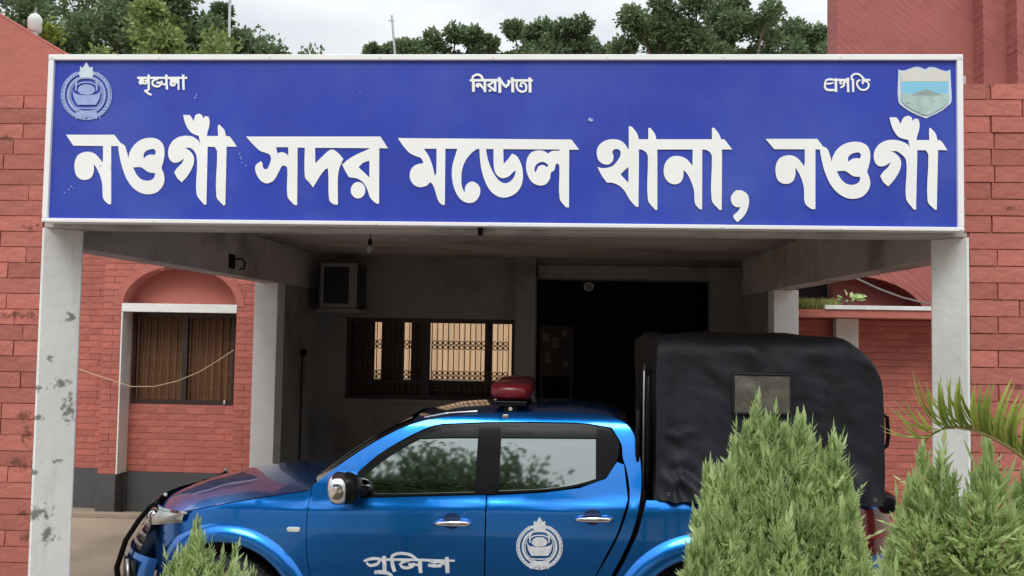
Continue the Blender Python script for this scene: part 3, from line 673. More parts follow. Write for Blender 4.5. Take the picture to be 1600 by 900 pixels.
word3 = [(s3([(58,228),(430,232),(425,750),(405,750),(375,720),(352,650),(335,600),(312,572),(280,602),(230,612),(185,595),(155,550),(152,500),(170,460),(205,435),(258,425),(240,385),(200,370),(150,345),(100,290)]), [s3([(262,312),(360,312),(358,500),(347,525),(330,450),(300,370)])]),
    (s3([(400,231),(1415,240),(1475,320),(1300,318),(410,312)]), []),
    (s3([(530,290),(700,300),(640,340),(590,400),(562,470),(554,550),(560,610),(580,655),(585,610),(600,585),(635,568),(670,580),(697,610),(702,650),(690,690),(660,725),(610,736),(560,716),(520,670),(492,600),(480,520),(485,440),(505,370)]), []),
    (s3([(695,295),(745,300),(758,380),(785,460),(825,533),(865,572),(905,581),(945,560),(970,524),(979,480),(962,492),(925,528),(880,542),(842,528),(815,488),(806,420),(806,300),(882,300),(884,430),(920,392),(950,350),(985,367),(1015,415),(1033,480),(1033,560),(1010,625),(965,670),(900,693),(840,685),(785,645),(745,580),(715,490),(700,390)]), []),
    (s3([(1322,300),(1397,300),(1395,770),(1372,770),(1322,700),(1320,445),(1302,425),(1290,440),(1280,480),(1255,500),(1245,550),(1215,588),(1170,600),(1115,580),(1078,530),(1060,460),(1068,390),(1100,342),(1150,325),(1200,330),(1230,350),(1262,330),(1320,328)]), [s3([(1126,492),(1130,452),(1158,422),(1200,416),(1234,440),(1226,456),(1190,438),(1155,450),(1138,490)])])]
s4 = lambda L: zm(L, 5, 910, 170)
word4 = [(s4([(362,137),(385,140),(426,192),(440,240),(438,765),(420,765),(370,710),(330,642),(290,602),(240,580),(190,576),(150,520),(118,455),(170,464),(235,447),(270,410),(295,370),(298,335),(280,315),(250,315),(232,335),(243,370),(235,410),(205,435),(160,430),(125,400),(112,350),(120,300),(160,258),(220,238),(290,245),(335,278),(358,318),(362,300)]), [s4([(360,455),(328,482),(298,512),(330,547),(360,578)])]),
    (s4([(430,238),(1110,238),(1170,318),(430,318)]), []),
    (s4([(515,150),(530,148),(566,195),(578,245),(585,320),(585,790),(570,790),(512,712),(512,380),(500,345),(470,322),(440,316),(440,240),(490,247),(514,265)]), []),
    (s4([(862,300),(936,300),(935,785),(915,785),(880,740),(872,640),(850,570),(820,510),(790,478),(788,530),(765,575),(720,590),(675,575),(642,530),(635,470),(655,410),(700,373),(760,370),(810,390),(848,430),(860,448)]), []),
    (s4([(1012,150),(1030,148),(1068,198),(1084,245),(1090,320),(1088,790),(1070,790),(1010,712),(1012,380),(1000,345),(970,322),(930,318),(930,240),(980,242),(1012,262)]), [])]
comma = [(s4([(1200,636),(1250,640),(1290,670),(1302,720),(1292,780),(1260,840),(1210,886),(1180,850),(1180,830),(1215,800),(1236,768),(1195,766),(1164,730),(1162,682)]), [])]
# corner and edge screws of the frame
for i in range(9):
    x_ = SX0+.02+(SX1-SX0-.04)*i/8
    for z_ in (SZ0+.013, SZ1-.017): obj('screw', lathe((x_, YS-.0255, z_), [(.007, 0), (.008, .003)], 8, 'Y'), M['signframe'], sg)
for wd_ in (word1, word2, word3, word4, comma, word5):
    obj('lettering', flat(wd_, sign_plane), M['letter'], sg)
def strokes(lst, s, ox, oy, plane): return flat([(stroke(zm(p, s, ox, oy), [w_/s for w_ in wd] if isinstance(wd, (list, tuple)) else wd/s), []) for p, wd in lst], plane)
small1 = [([(660,235),(560,262),(500,320),(515,395),(590,440),(680,440),(740,400),(700,345),(610,345)], 62), ([(700,345),(760,300),(775,365),(815,392),(870,370)], 56), ([(75,205),(800,205),(1465,205)], 62), ([(392,115),(394,300),(398,540)], 64), ([(398,530),(340,560),(285,555)], 52), ([(270,560),(340,600),(400,650),(475,680)], [50,56,60,50]), ([(885,115),(888,300),(905,530)], 66), ([(1222,240),(1226,540)], 50), ([(1352,115),(1358,300),(1365,540)], 66)]
blobs1 = [([(70,180),(250,190),(250,240),(300,262),(360,240),(370,330),(330,385),(270,388),(235,375),(200,392),(140,385),(115,340),(125,290),(150,262),(110,230)], [[(255,300),(268,330),(300,330),(305,300),(280,285)]]),
    ([(960,230),(1210,230),(1215,400),(1165,345),(1140,360),(1150,400),(1110,440),(1040,445),(985,410),(975,340),(1000,290)], [[(1050,340),(1050,380),(1085,385),(1090,350)]])]
obj('lettering', join(strokes(small1, 17.78, 210, 110, sign_plane), flat([(zm(a, 17.78, 210, 110), [zm(h, 17.78, 210, 110) for h in b]) for a, b in blobs1], sign_plane)), M['letter'], sg)
small2 = [([(340,255),(830,255),(835,265)], 38), ([(985,255),(1325,258)], 38), ([(395,250),(398,435)], 44), ([(378,262),(388,195),(450,165),(515,182),(548,250)], 36), ([(430,330),(470,335),(500,320),(545,370),(570,400)], [40,80,50,30,30]), ([(575,250),(578,440)], 40),
    ([(735,262),(680,300),(620,332)], 32), ([(620,328),(665,360),(735,425)], 34), ([(735,250),(738,432)], 38), ([(655,400),(657,432)], 40), ([(800,208),(808,300),(810,452)], 46), ([(830,265),(860,310),(900,350),(925,360)], 40), ([(900,350),(945,320),(955,260)], 40), ([(930,262),(985,280)], 34), ([(1000,210),(1010,300),(1012,442)], 44),
    ([(1075,275),(1072,350),(1100,405),(1160,432),(1215,415),(1222,340),(1190,292),(1140,300),(1130,345),(1165,350)], 34), ([(1275,210),(1280,300),(1283,445)], 44)]
obj('lettering', strokes(small2, 10, 700, 100, sign_plane), M['letter'], sg)
small3 = [([(440,262),(840,262)], 58), ([(1180,262),(1420,262)], 56), ([(470,300),(400,260),(280,245),(190,275),(165,330),(220,370),(320,360),(400,340)], [40,56,60,56,50,50,50,40]), ([(165,330),(158,420),(175,500),(240,540),(450,545)], [40,56,60,64,60]), ([(463,215),(465,400),(470,600)], 68),
    ([(700,262),(620,290),(570,330),(590,375),(650,350)], 46), ([(690,300),(690,400),(640,455),(590,480)], [46,56,56,40]), ([(690,280),(770,340)], 40), ([(795,200),(800,400),(808,605)], 66), ([(935,230),(940,400),(945,600)], 62), ([(905,260),(900,170),(960,110),(1050,95),(1140,130),(1210,200),(1260,260)], 52),
    ([(1140,262),(1060,300),(1050,380),(1090,470),(1170,535),(1280,535),(1360,470),(1375,380),(1330,310),(1250,300),(1190,340),(1230,380)], 52)]
obj('lettering', strokes(small3, 17.78, 1280, 110, sign_plane), M['letter'], sg)

def emblem(cx, cy, r, plane):
    """round crest: ring of paddy ears, water lily on top, boat inside, ribbon below"""
    pale, lily = [], []
    for k in range(34):
        a = math.radians(-68+316*k/33); 
        for rr_, da, sc_ in ((.93, 0, 1), (.74, 4, .85)):
            q = a+math.radians(da)+math.pi*.0; q = math.pi*.5-(q-math.pi*.5)
            px_, py_ = cx+r*rr_*math.cos(q), cy+r*.06+r*rr_*math.sin(q)
            t_ = q+math.pi/2+(.5 if math.cos(q) > 0 else -.5)
            ux, uy = math.cos(t_), math.sin(t_); L_ = r*.13*sc_; W_ = r*.060
            pale.append(([(px_-ux*L_, py_-uy*L_), (px_-uy*W_, py_+ux*W_), (px_+ux*L_, py_+uy*L_), (px_+uy*W_, py_-ux*W_)], []))
    P = lambda L: [(cx+x_*r, cy+y_*r) for x_, y_ in L]
    pale.append((stroke(P([(1.02*math.cos(q), .06+1.0*math.sin(q)) for q in np.linspace(-1.2, math.pi+1.2, 40)]), r*.035), []))
    pale.append((stroke(P([(.64*math.cos(q), .06+.66*math.sin(q)) for q in np.linspace(-1.0, math.pi+1.0, 30)]), r*.035), []))
    # boat hull, cabin, canopy
    pale.append((P([(-.58,-.20),(-.48,-.02),(-.22,.06),(.22,.06),(.50,-.02),(.60,-.18),(.52,.22),(.38,.46),(-.36,.46),(-.50,.20)]), []))
    pale.append((P([(-.36,-.10),(-.30,-.26),(-.12,-.36),(.12,-.36),(.30,-.26),(.36,-.10),(.2,.03),(-.2,.03)]), []))
    pale.append((stroke(P([(-.42,-.12),(-.42,-.52),(-.2,-.62),(.2,-.62),(.42,-.52),(.42,-.12)]), r*.07), []))
    pale.append((stroke(P([(-.4,-.34),(-.2,-.44),(.2,-.44),(.4,-.34)]), r*.055), []))
    pale.append((stroke(P([(-.46,.56),(-.2,.60),(.2,.60),(.46,.56)]), r*.05), []))
    pale.append((P([(-.50,.86),(-.34,.72),(.34,.72),(.50,.86),(.40,1.06),(.30,.96),(-.30,.96),(-.40,1.06)]), []))
    # lily
    for a_, l_, w_ in ((-90, .62, .18), (-60, .50, .17), (-120, .50, .17), (-30, .38, .14), (-150, .38, .14)):
        q = math.radians(a_); ux, uy = math.cos(q), math.sin(q)
        b_ = (0, -.66)
        lily.append((P([b_, (b_[0]+ux*l_*.5-uy*w_, b_[1]+uy*l_*.5+ux*w_), (b_[0]+ux*l_, b_[1]+uy*l_), (b_[0]+ux*l_*.5+uy*w_, b_[1]+uy*l_*.5-ux*w_)]), []))
    lily.append((P([(-.28,-.92),(.28,-.92),(.22,-.68),(-.22,-.68)]), []))
    return flat(pale, plane), flat(lily, plane)
ea, eb = emblem(135, 146, 38.5, sign_plane)
e1 = obj('crest', ea, M['emblem'], sg); obj('crest_lily', eb, M['emblem2'], e1)
# shield at right
s8 = lambda L: zm(L, 6.154, 1260, 84)
sh = obj('shield', flat([(s8([(885,150),(930,162),(985,145),(1050,125),(1090,128),(1145,150),(1180,128),(1230,130),(1290,152),(1345,165),(1385,152),(1392,300),(1395,460),(1350,510),(1280,560),(1150,622),(1030,572),(945,520),(885,460)]), [])], sign_plane), M['emblem2'], sg)
def sp2(dd): return lambda px, py, d: (lambda q: (q[0], q[1]-dd, q[2]))(sign_plane(px, py, d*.1))
obj('shield_sky', flat([(s8([(912,180),(1050,150),(1145,170),(1240,150),(1362,185),(1362,268),(912,268)]), [])], sp2(.004)), M['shield_cream'], sh)
obj('shield_river', flat([(s8([(912,270),(1362,270),(1362,385),(912,385)]), [])], sp2(.0041)), M['shield_cyan'], sh)
obj('shield_field', flat([(s8([(912,384),(1362,384),(1366,450),(1330,500),(1250,550),(1150,592),(1040,548),(960,500),(912,450)]), [])], sp2(.0048)), M['shield_green'], sh)
obj('shield_monument', flat([(s8([(1010,400),(1060,370),(1110,358),(1140,345),(1170,345),(1200,362),(1260,380),(1310,400)]), []), (s8([(1110,392),(1130,372),(1180,372),(1200,392)]), []), (s8([(940,470),(975,465),(1005,478),(960,482)]), []), (s8([(1200,455),(1230,448),(1222,465)]), [])], sp2(.0056)), M['shield_hill'], sh)
# flecks where the film has chipped
fl_ = []
rr = random.Random(4)
for (a, b, n_, sp_) in ((165, 270, 5, 14), (922, 185, 2, 3), (375, 250, 5, 12), (105, 300, 4, 10), (160, 187, 2, 5), (310, 150, 2, 6), (560, 140, 1, 5)):
    for i in range(n_):
        cx, cy, q = a+rr.uniform(-sp_, sp_), b+rr.uniform(-sp_, sp_), rr.uniform(0, 3)
        s_ = 3.0 if (a == 922) else rr.uniform(.9, 1.6)
        fl_.append(([(cx-s_, cy+s_*.8), (cx+s_*.2, cy-s_), (cx+s_, cy+s_*.2), (cx+.2*s_, cy+s_)], []))
obj('chipped_flecks', flat(fl_, sign_plane), M['emblem'], sg)

# ================================================================== PICKUP TRUCK
CY = 6.90
NEARY = 6.0
tk = root('pickup_truck', 'blue metallic double cab pickup with a black canvas canopy over its bed', 'pickup truck', (-.35, CY, 0))
def crease(x): return 1.176+.022*(x+.6)
def hw(x, z):
    acc = 0
    for dz in (-.03, -.015, 0, .015, .03):
        c_ = crease(x); zz = z+dz
        acc += np.interp(zz, [.30, .45, .75, .98, c_-.012, c_+.012, 1.29, 1.60, 1.70, 1.75, 1.79, 1.83], [.83, .868, .893, .897, .886, .868, .842, .748, .714, .686, .640, .56])
    h = acc/5
    if x < -2.0:
        t = min(1, (-2.0-x)/1.03); h *= math.sqrt(max(0.0, 1-t**3.4))
    if x > 1.95:
        t = min(1, (x-1.95)/.34); h *= max(0.0, 1-.30*t**2.2)
    return float(h)
def side_pt(px, py, off=0.0):
    """(x,z) on the near flank of the truck for a photo measurement"""
    Y = NEARY
    for _ in range(6):
        x_, z_ = at(px, py, Y); Y = CY-hw(x_, z_)
    return x_, z_
def SP(L): return [side_pt(*p) for p in L]
def SM(L, c=42): return smoothloop(L, c, 3)
def skin(loops, off=0.0, sp=.045, side=1, rim=.02, org=None):
    """fill (x,z) loops (first outer, rest holes) with a fine triangle net lying on the flank"""
    verts, edges = [], []
    for l in loops:
        l2 = []
        for i in range(len(l)):
            a, b = l[i], l[(i+1) % len(l)]; n = max(1, int(math.dist(a, b)/sp))
            for k in range(n): l2.append((a[0]+(b[0]-a[0])*k/n, a[1]+(b[1]-a[1])*k/n))
        o = len(verts); verts += l2; edges += [(o+i, o+(i+1) % len(l2)) for i in range(len(l2))]
    polys = loops
    def inside(x, z):
        c = False
        for l in polys:
            j = len(l)-1
            for i in range(len(l)):
                if (l[i][1] > z) != (l[j][1] > z) and x < (l[j][0]-l[i][0])*(z-l[i][1])/(l[j][1]-l[i][1])+l[i][0]: c = not c
                j = i
        return c
    xs = [p[0] for p in loops[0]]; zs = [p[1] for p in loops[0]]
    A = np.array(verts)
    gx = min(xs)+sp*.5
    while gx < max(xs):
        gz = min(zs)+sp*.5
        while gz < max(zs):
            if inside(gx, gz) and np.min((A[:, 0]-gx)**2+(A[:, 1]-gz)**2) > (sp*.5)**2: verts.append((gx, gz))
            gz += sp*.8
        gx += sp
    ov, oe, of, _, _, _ = delaunay_2d_cdt([Vector(v) for v in verts], edges, [], 0, 1e-6)
    V, F, NR = [], [], []
    def nrm(x, z):
        e = .004; dx = (hw(x+e, z)-hw(x-e, z))/(2*e); dz = (hw(x, z+e)-hw(x, z-e))/(2*e)
        return Vector((-dx, -1*side, -dz)).normalized() if True else None
    for v in ov:
        h = hw(v.x, v.y)+off; V.append((v.x, CY-side*h, v.y))
        n = nrm(v.x, v.y); NR.append(n)
    cnt = {}
    for t in of:
        c = (sum(ov[i].x for i in t)/3, sum(ov[i].y for i in t)/3)
        if inside(*c):
            a, b, cc = [ov[i] for i in t]; s = (b.x-a.x)*(cc.y-a.y)-(b.y-a.y)*(cc.x-a.x)
            t = tuple(t) if s > 0 else tuple(t)[::-1]
            if side < 0: t = t[::-1]
            F.append(t)
            for i in range(3):
                e = (t[i], t[(i+1) % 3]); cnt[e] = cnt.get(e, 0)+1
    nf = len(F)
    if rim:
        for (a, b) in list(cnt):
            if (b, a) not in cnt:
                pa, pb = V[a], V[b]; n = len(V); yi = side*rim
                V += [pa, pb, (pb[0], pb[1]+yi, pb[2]), (pa[0], pa[1]+yi, pa[2])]
                q = (pb[0]-pa[0], pb[2]-pa[2]); nn = Vector((q[1], 0, -q[0])).normalized() if (q[0] or q[1]) else Vector((0, 0, 1))
                if side < 0: nn = -nn
                F.append((n+1, n, n+3, n+2)); NR += [nn]*4
    return V, F, NR
def skinobj(name, loops, mat, parent, off=0.0, sides=(1, -1), rim=.02, sp=.045, label=None, kind=None):
    res = []
    for s in sides:
        V, F, NR = skin(loops, off, sp, s, rim)
        o = obj(name, (V, F), mat, parent, smooth=True, label=label)
        o.data.normals_split_custom_set_from_vertices([tuple(n) for n in NR]); res.append(o)
    return res
def arc(cx, cz, r, a0, a1, n=18): return [(cx+r*math.cos(R(a0+(a1-a0)*i/n)), cz+r*math.sin(R(a0+(a1-a0)*i/n))) for i in range(n+1)]
FW = side_pt(350, 818)[0]+.0, .385
RW = side_pt(1106, 833)[0], .385
ZF = side_pt(350, 818)[1]-FW[1]        # flare outer radius, front
ZR = side_pt(1106, 833)[1]-RW[1]
RI = .50
# hood profile
def zc(x): return float(np.interp(x, [-3.05, -2.98, -2.85, -2.69, -2.45, -2.2, -1.9, -1.5], [1.02, 1.055, 1.112, 1.168, 1.224, 1.262, 1.288, 1.308]))
def ze(x): return float(np.interp(x, [-3.05, -2.8, -2.5, -2.2, -1.9, -1.6], [.965, 1.02, 1.092, 1.158, 1.212, 1.262]))
belt = [(560, 777), (600, 776), (757, 772)]
dl = SP([(489, 757), (482, 790), (479, 830), (480, 870), (486, 905)]); dl.append((dl[-1][0]+.03, .46))
# fender
top = [(x_, ze(x_)-.006) for x_ in np.linspace(-1.63, -2.86, 16)]
fend = [(p[0]-.005, p[1]) for p in dl[::-1]]+[(dl[0][0]-.006, top[0][1])]+[t for t in top if t[0] < dl[0][0]-.02]+[(-2.90, .98), (-2.92, .80), (-2.86, .74)]
a0 = arc(FW[0], FW[1], RI+.02, 158, 8, 22)
fend = fend[:-1]+[(a0[0][0]-.16, .62), a0[0]]+a0[1:]+[(a0[-1][0]+.01, .46)]
skinobj('front_fender', [fend], M['paint'], tk)
dfo = SP([(497, 757), (530, 756), (560, 778), (600, 777.5), (759, 773.5)])
dfr = [(side_pt(759, 774)[0], .46)]
door_f = dfo+dfr+[dl[-1]]+dl[::-1][1:]
d1 = skinobj('front_door', [door_f], M['paint'], tk)
rl = SP([(975, 726), (981, 780), (964, 835), (940, 880), (922, 915)])
door_r = SP([(761, 774.5), (850, 770), (905, 763), (947, 748), (964, 722)])+rl+[(rl[-1][0]-.05, .60), (rl[-1][0]-.05, .46), (side_pt(761, 774)[0], .46)]
d2 = skinobj('rear_door', [door_r], M['paint'], tk)
# cab frame: A pillar, roof rail, C pillar
fo = SP([(489, 757), (500, 750), (530, 727), (580, 694), (640, 664), (700, 651), (790, 645), (900, 645), (958, 652), (984, 668), (997, 700), (1002, 740), (1000, 780), (988, 832), (966, 880), (950, 910)])
fi = SP([(926, 912), (943.5, 881), (967.5, 835), (984, 780), (980, 738), (973, 714), (971, 694), (956, 668), (900, 660), (692, 662), (650, 676), (590, 711), (540, 751)])
skinobj('cab_frame', [SM(fo+[(fo[-1][0]-.03, .5), (fi[0][0]-.01, .5)]+fi)], M['paint'], tk)
ro = SP([(538, 754), (590, 712), (651, 678), (692, 664), (900, 662), (954, 670), (967, 690), (964, 720), (946, 746), (904, 760), (850, 767), (760, 772), (600, 776), (562, 776)])
ro_ = None
g1 = SP([(560, 752), (600, 719), (654, 686), (694, 670), (748, 669), (741, 769), (600, 772), (585, 771)])
g2 = SP([(784, 669), (931, 671), (931, 748), (900, 757), (850, 764), (779, 767)])
g3 = SP([(935, 672), (950, 675), (960, 691), (957, 718), (944, 740), (935, 746)])
g1s, g2s, g3s = SM(g1, 30), SM(g2, 30), SM(g3, 50)
skinobj('window_surround', [SM(ro), g1s, g2s, g3s], M['black'], tk, off=-.004)
skinobj('side_window', [g1s], M['film'], tk, off=-.010, rim=0)
skinobj('side_window', [g2s], M['film'], tk, off=-.010, rim=0)
skinobj('quarter_panel', [g3s], M['black'], tk, off=-.006, rim=0)
v1 = SP([(628, 699), (654, 684), (694, 668), (749, 667), (749, 683), (700, 683), (655, 684.5)])
v2 = SP([(783, 667), (932, 669), (932, 684), (783, 683)])
skinobj('rain_visor', [v1], M['visor'], tk, off=.012, rim=.01, sides=(1, -1)); skinobj('rain_visor', [v2], M['visor'], tk, off=.012, rim=.01, sides=(1, -1))
# sill
skinobj('sill', [[(FW[0]+RI+.05, .30), (FW[0]+RI+.02, .452), (RW[0]-RI-.02, .452), (RW[0]-RI-.05, .30)]], M['black'], tk)
# roof
rx = [p[0] for p in fo[3:12]]; rz = [p[1] for p in fo[3:12]]
def zr(x): return float(np.interp(x, rx[:8], rz[:8]))
xr0, xr1 = fo[4][0], fo[9][0]
def roofp(a, b):
    x_ = xr0+(xr1-xr0)*a; v = -1+2*b; z_ = zr(x_)
    return (x_, CY+v*(hw(x_, z_)-.004), z_+.035*(1-abs(v)**3))
obj('roof', grid(roofp, 24, 16), M['paint'], tk, smooth=True)
obj('hood', grid(lambda a, b: (lambda x_, v: (x_, CY+v*hw(x_, ze(x_)), ze(x_)+(zc(x_)-ze(x_))*(1-abs(v)**2.6)))(-2.99+1.42*a, -1+2*b), 30, 24), M['paint'], tk, smooth=True)
def wsp(a, b):
    v = -1+2*b; x0_, z0_ = fo[1][0]-.02-.14*(1-v*v), fo[1][1]-.02; x1_, z1_ = xr0-.05*(1-v*v), zr(xr0)+.035*(1-abs(v)**3)-.004
    t = a; return (x0_+(x1_-x0_)*t, CY+v*((hw(-1.5, z0_)-.012)*(1-t)+(hw(-1, z1_)-.012)*t), z0_+(z1_-z0_)*(t+.10*t*(1-t)))
obj('windscreen', grid(wsp, 12, 16), M['glass'], tk, smooth=True)
obj('cowl', grid(lambda a, b: (lambda v: (-1.60+.07*a-.13*(1-v*v), CY+v*.80, 1.285+.05*(1-abs(v)**2.6)))(-1+2*b), 4, 16), M['black'], tk, smooth=True)
wp_ = wsp(.05, .16); wq = wsp(.62, .24)
obj('wiper', tube([wp_, tuple((wp_[i]+wq[i])/2 - (0.0 if i != 0 else .02) for i in range(3)), tuple(wq[i]-(.02 if i == 0 else 0) for i in range(3))], .008, 6), M['black'], tk)
obj('cab_rear', box(xr1-.06, xr1-.02, CY-.62, CY+.62, .9, 1.78), M['black'], tk)
obj('cabin_interior', join(box(-1.2, .40, CY-.62, CY+.62, .5, 1.25), box(-.6, -.45, CY-.5, CY-.1, 1.25, 1.55), box(-.6, -.45, CY+.1, CY+.5, 1.25, 1.55)), M['dark'], tk)
obj('underbody', join(box(-2.6, 2.0, CY-.52, CY+.52, .30, .95), box(-1.6, .45, CY-.80, CY+.80, .30, .5)), M['black'], tk)
# nose: grille, bumper, bull bar
def nose(th, z, off=0.0, a_=1.03):
    c = math.cos(th); s = math.sin(th); a_ = a_-.02+.20*min(1, max(0, (1.12-z)/.40))
    return (-2.0-(a_*abs(c)**(2/3.4))-off*c, CY+(0.895+off)*s, z)
def nosegrid(z0, z1, t0, t1, off=0.0, n=24, bulge=0.0, a_=1.03):
    return grid(lambda a, b: nose(t0+(t1-t0)*a, z0+(z1-z0)*b, off+bulge*math.sin(math.pi*b), a_), n, 5, flip=False)
obj('front_bumper', nosegrid(.38, .74, -1.12, 1.12, .03, 30, .03), M['paint'], tk, smooth=True)
obj('nose_panel', nosegrid(.72, 1.06, -.80, .80, -.004, 30), M['black'], tk, smooth=True)
obj('bonnet_lip', nosegrid(1.035, 1.065, -.95, .95, -.01, 24, .014), M['paint'], tk, smooth=True)
for z_ in (.775, .845, .915, .985): obj('grille_slat', nosegrid(z_, z_+.024, -.84, .84, .014, 24, .010), M['steel'], tk, smooth=True)
obj('grille_surround', nosegrid(1.02, 1.04, -.86, .86, .016, 24, .012), M['chrome'], tk, smooth=True)
for sgn in (-1, 1):
    obj('fog_lamp_recess', grid(lambda a, b: nose(sgn*(.50+.42*a), .46+.24*b, .064), 10, 5), M['black'], tk, smooth=True)
    obj('bumper_strut', tube([nose(sgn*.80, .70, .075), nose(sgn*.84, .58, .08), nose(sgn*.82, .44, .075)], .014, 8), M['steel'], tk, smooth=True)
for sgn in (-1, 1):
    def hlf(a, b): return nose(sgn*(.60+.62*a), (.90+.10*a)+(.155-.085*a)*b, .010+.016*math.sin(math.pi*b))
    o = obj('headlight', grid(hlf, 16, 8), M['headlamp'], tk, smooth=True)
    obj('headlight_reflector', sblob(nose(sgn*.80, 1.0, .004), (.05, .04, .045), 2, 16, 8), M['chrome'], o, smooth=True)
    obj('headlight_trim', grid(lambda a, b: nose(sgn*(.52+.72*a), 1.052+.016*b+(.010*a), .022), 14, 2), M['chrome'], o, smooth=True)
for sgn in (-1, 1):
    pts = [nose(sgn*.80, 1.10, .02), nose(sgn*.74, 1.06, .05), nose(sgn*.66, .95, .07), nose(sgn*.62, .80, .09), nose(sgn*.60, .60, .11), nose(sgn*.62, .38, .08)]
    obj('guard_upright', tube(pts, .020, 8), M['black'], tk, smooth=True)
    obj('marker_knob', sblob(nose(sgn*.74, 1.135, -.03), (.014, .014, .014), 2, 10, 6), M['whiteplastic'], tk, smooth=True)
# flares and wheels
def flare(c, ro_, side, a0=4, a1=176):
    def fn(a, b):
        q = R(a0+(a1-a0)*a); r_ = RI+(ro_-RI)*b; x_, z_ = c[0]+r_*math.cos(q), c[1]+r_*math.sin(q)
        return (x_, CY-side*(hw(x_, z_)+.042*math.sin(math.pi*min(1, (b*.86+.14)))**.8+.001), z_)
    V, F = grid(fn, 40, 8, flip=(side > 0)); n = len(V)
    ins = [fn(i/40, 0) for i in range(41)]; V += [(p[0], p[1]+side*.10, p[2]) for p in ins]
    F += [((i, i+1, n+i+1, n+i) if side > 0 else (i+1, i, n+i, n+i+1)) for i in range(40)]
    return V, F
for s in (1, -1):
    obj('arch_flare', flare(FW, ZF, s), M['paint'], tk, smooth=True); obj('arch_flare', flare(RW, ZR, s), M['paint'], tk, smooth=True)
    for c in (FW, RW):
        well = grid(lambda a, b: (c[0]+(RI+.015)*math.cos(math.pi*a), CY-s*(.86-.5*b), c[1]+(RI+.015)*math.sin(math.pi*a)), 20, 2)
        obj('wheel_well', join(well, box(c[0]-RI, c[0]+RI, CY-s*.36-.005, CY-s*.36+.005, .35, .88)), M['black'], tk)
        yc = CY-s*.74
        wh = root('wheel', '', '', (c[0], yc, c[1])) if False else None
        ty = obj('wheel', lathe((c[0], yc, c[1]), [(.24, -.11), (.33, -.125), (.375, -.10), (.385, -.05), (.385, .05), (.375, .10), (.33, .125), (.24, .11)], 40, 'Y'), M['rubber'], tk, smooth=False)
        ys = yc-s*.115
        obj('rim', lathe((c[0], ys+.0, c[1]), [(.245, -.012), (.235, -.014), (.20, .0), (.06, .01), (.05, -.012)], 24, 'Y'), M['steel'], ty, smooth=False)
        tr_ = []
        for k in range(44):
            q = 2*math.pi*k/44
            for yy in (-.07, .02): 
                b_ = box(-.016, .016, yy, yy+.06, .380, .392)
                tr_.append(([(c[0]+p[0]*math.cos(q)+p[2]*math.sin(q), yc+p[1], c[1]-p[0]*math.sin(q)+p[2]*math.cos(q)) for p in b_[0]], b_[1]))
        obj('tread', join(*tr_), M['rubber'], ty, kind='stuff')
# bed side
b0 = SP([(1010, 782), (997, 833), (975, 880), (958, 908)])
ab = arc(RW[0], RW[1], RI+.02, 172, 8, 22)
ztop = b0[0][1]
bed = [b0[0], (2.14, ztop+.02), (2.20, 1.24), (2.22, .98), (2.20, .62), (ab[-1][0], .60)]+ab[::-1]+[(ab[0][0]-.01, .60), (b0[-1][0]-.02, .60)]+b0[::-1][:-1]
skinobj('bed_side', [bed], M['paint'], tk)
obj('bed_box', join(box(.50, 2.15, CY-.78, CY+.78, .6, 1.2), box(.50, .58, CY-.75, CY+.75, .5, 1.24)), M['black'], tk)
obj('tailgate', box(2.16, 2.215, CY-.60, CY+.60, .70, 1.22), M['paint'], tk, bevel=.015)
obj('rear_bumper', box(2.15, 2.34, CY-.78, CY+.78, .46, .62), M['chrome'], tk, bevel=.03)
tl = SP([(1352, 792), (1388, 790), (1399, 812), (1400, 850), (1385, 858), (1352, 850)])
for s in (1, -1):
    V = [];  
    def tlf(a, b): 
        x_ = 1.99+.275*a; z_ = .93+.30*b-.02*a
        return (x_-.015*(b-.5)**2, CY-s*(hw(x_, z_)+.012+.012*math.sin(math.pi*b)), z_)
    o = obj('tail_light', grid(tlf, 14, 10, flip=(s < 0)), M['taillens'], tk, smooth=True)
    obj('lens_band', grid(lambda a, b: (lambda p: (p[0], p[1]-s*.004, p[2]))(tlf(a, .36+.10*b)), 14, 3, flip=(s < 0)), M['redlens'], o, smooth=True)
obj('bed_corner', sblob((2.20, CY-.64, 1.235), (.10, .16, .075), 3), M['black'], tk, smooth=True)
obj('bed_corner', sblob((2.20, CY+.64, 1.235), (.10, .16, .075), 3), M['black'], tk, smooth=True)
# fuel flap
fx, fz = side_pt(1042, 815)
skinobj('fuel_flap', [[(fx+.088*math.cos(q), fz+.088*math.sin(q)) for q in np.linspace(0, 2*math.pi, 28, endpoint=False)]], M['paint'], tk, off=.0035, sides=(1,), rim=.006, sp=.03)
# handles; the shade of each recess is painted as a flat navy disc
for (hx, hy, dpar) in ((707, 817, d1[0]), (927, 811, d2[0])):
    x_, z_ = side_pt(hx, hy)
    yb = CY-hw(x_, z_)
    obj('handle_cup_shade', grid(lambda a, b: (x_-.005+.062*math.cos(2*math.pi*a)*b, yb-.003+.0*b, z_+.012+.052*math.sin(2*math.pi*a)*b), 24, 3), M['navy'], dpar)
    hp = [(x_-.125, yb-.012, z_-.004), (x_-.09, yb-.030, z_+.002), (x_, yb-.040, z_+.005), (x_+.09, yb-.036, z_+.006), (x_+.128, yb-.018, z_+.006)]
    V, F = tube(hp, [.010, .016, .019, .020, .014], 10); 
    V = [(p[0], yb-.012+(p[1]-yb)*.75, p[2]) for p in V]
    obj('door_handle', (V, F), M['chrome'], dpar, smooth=True)
# side repeater
x_, z_ = side_pt(459, 827)
obj('side_lamp', sblob((x_, CY-hw(x_, z_)-.004, z_), (.045, .012, .016), 5, 20, 10), M['whiteplastic'], tk, smooth=True)
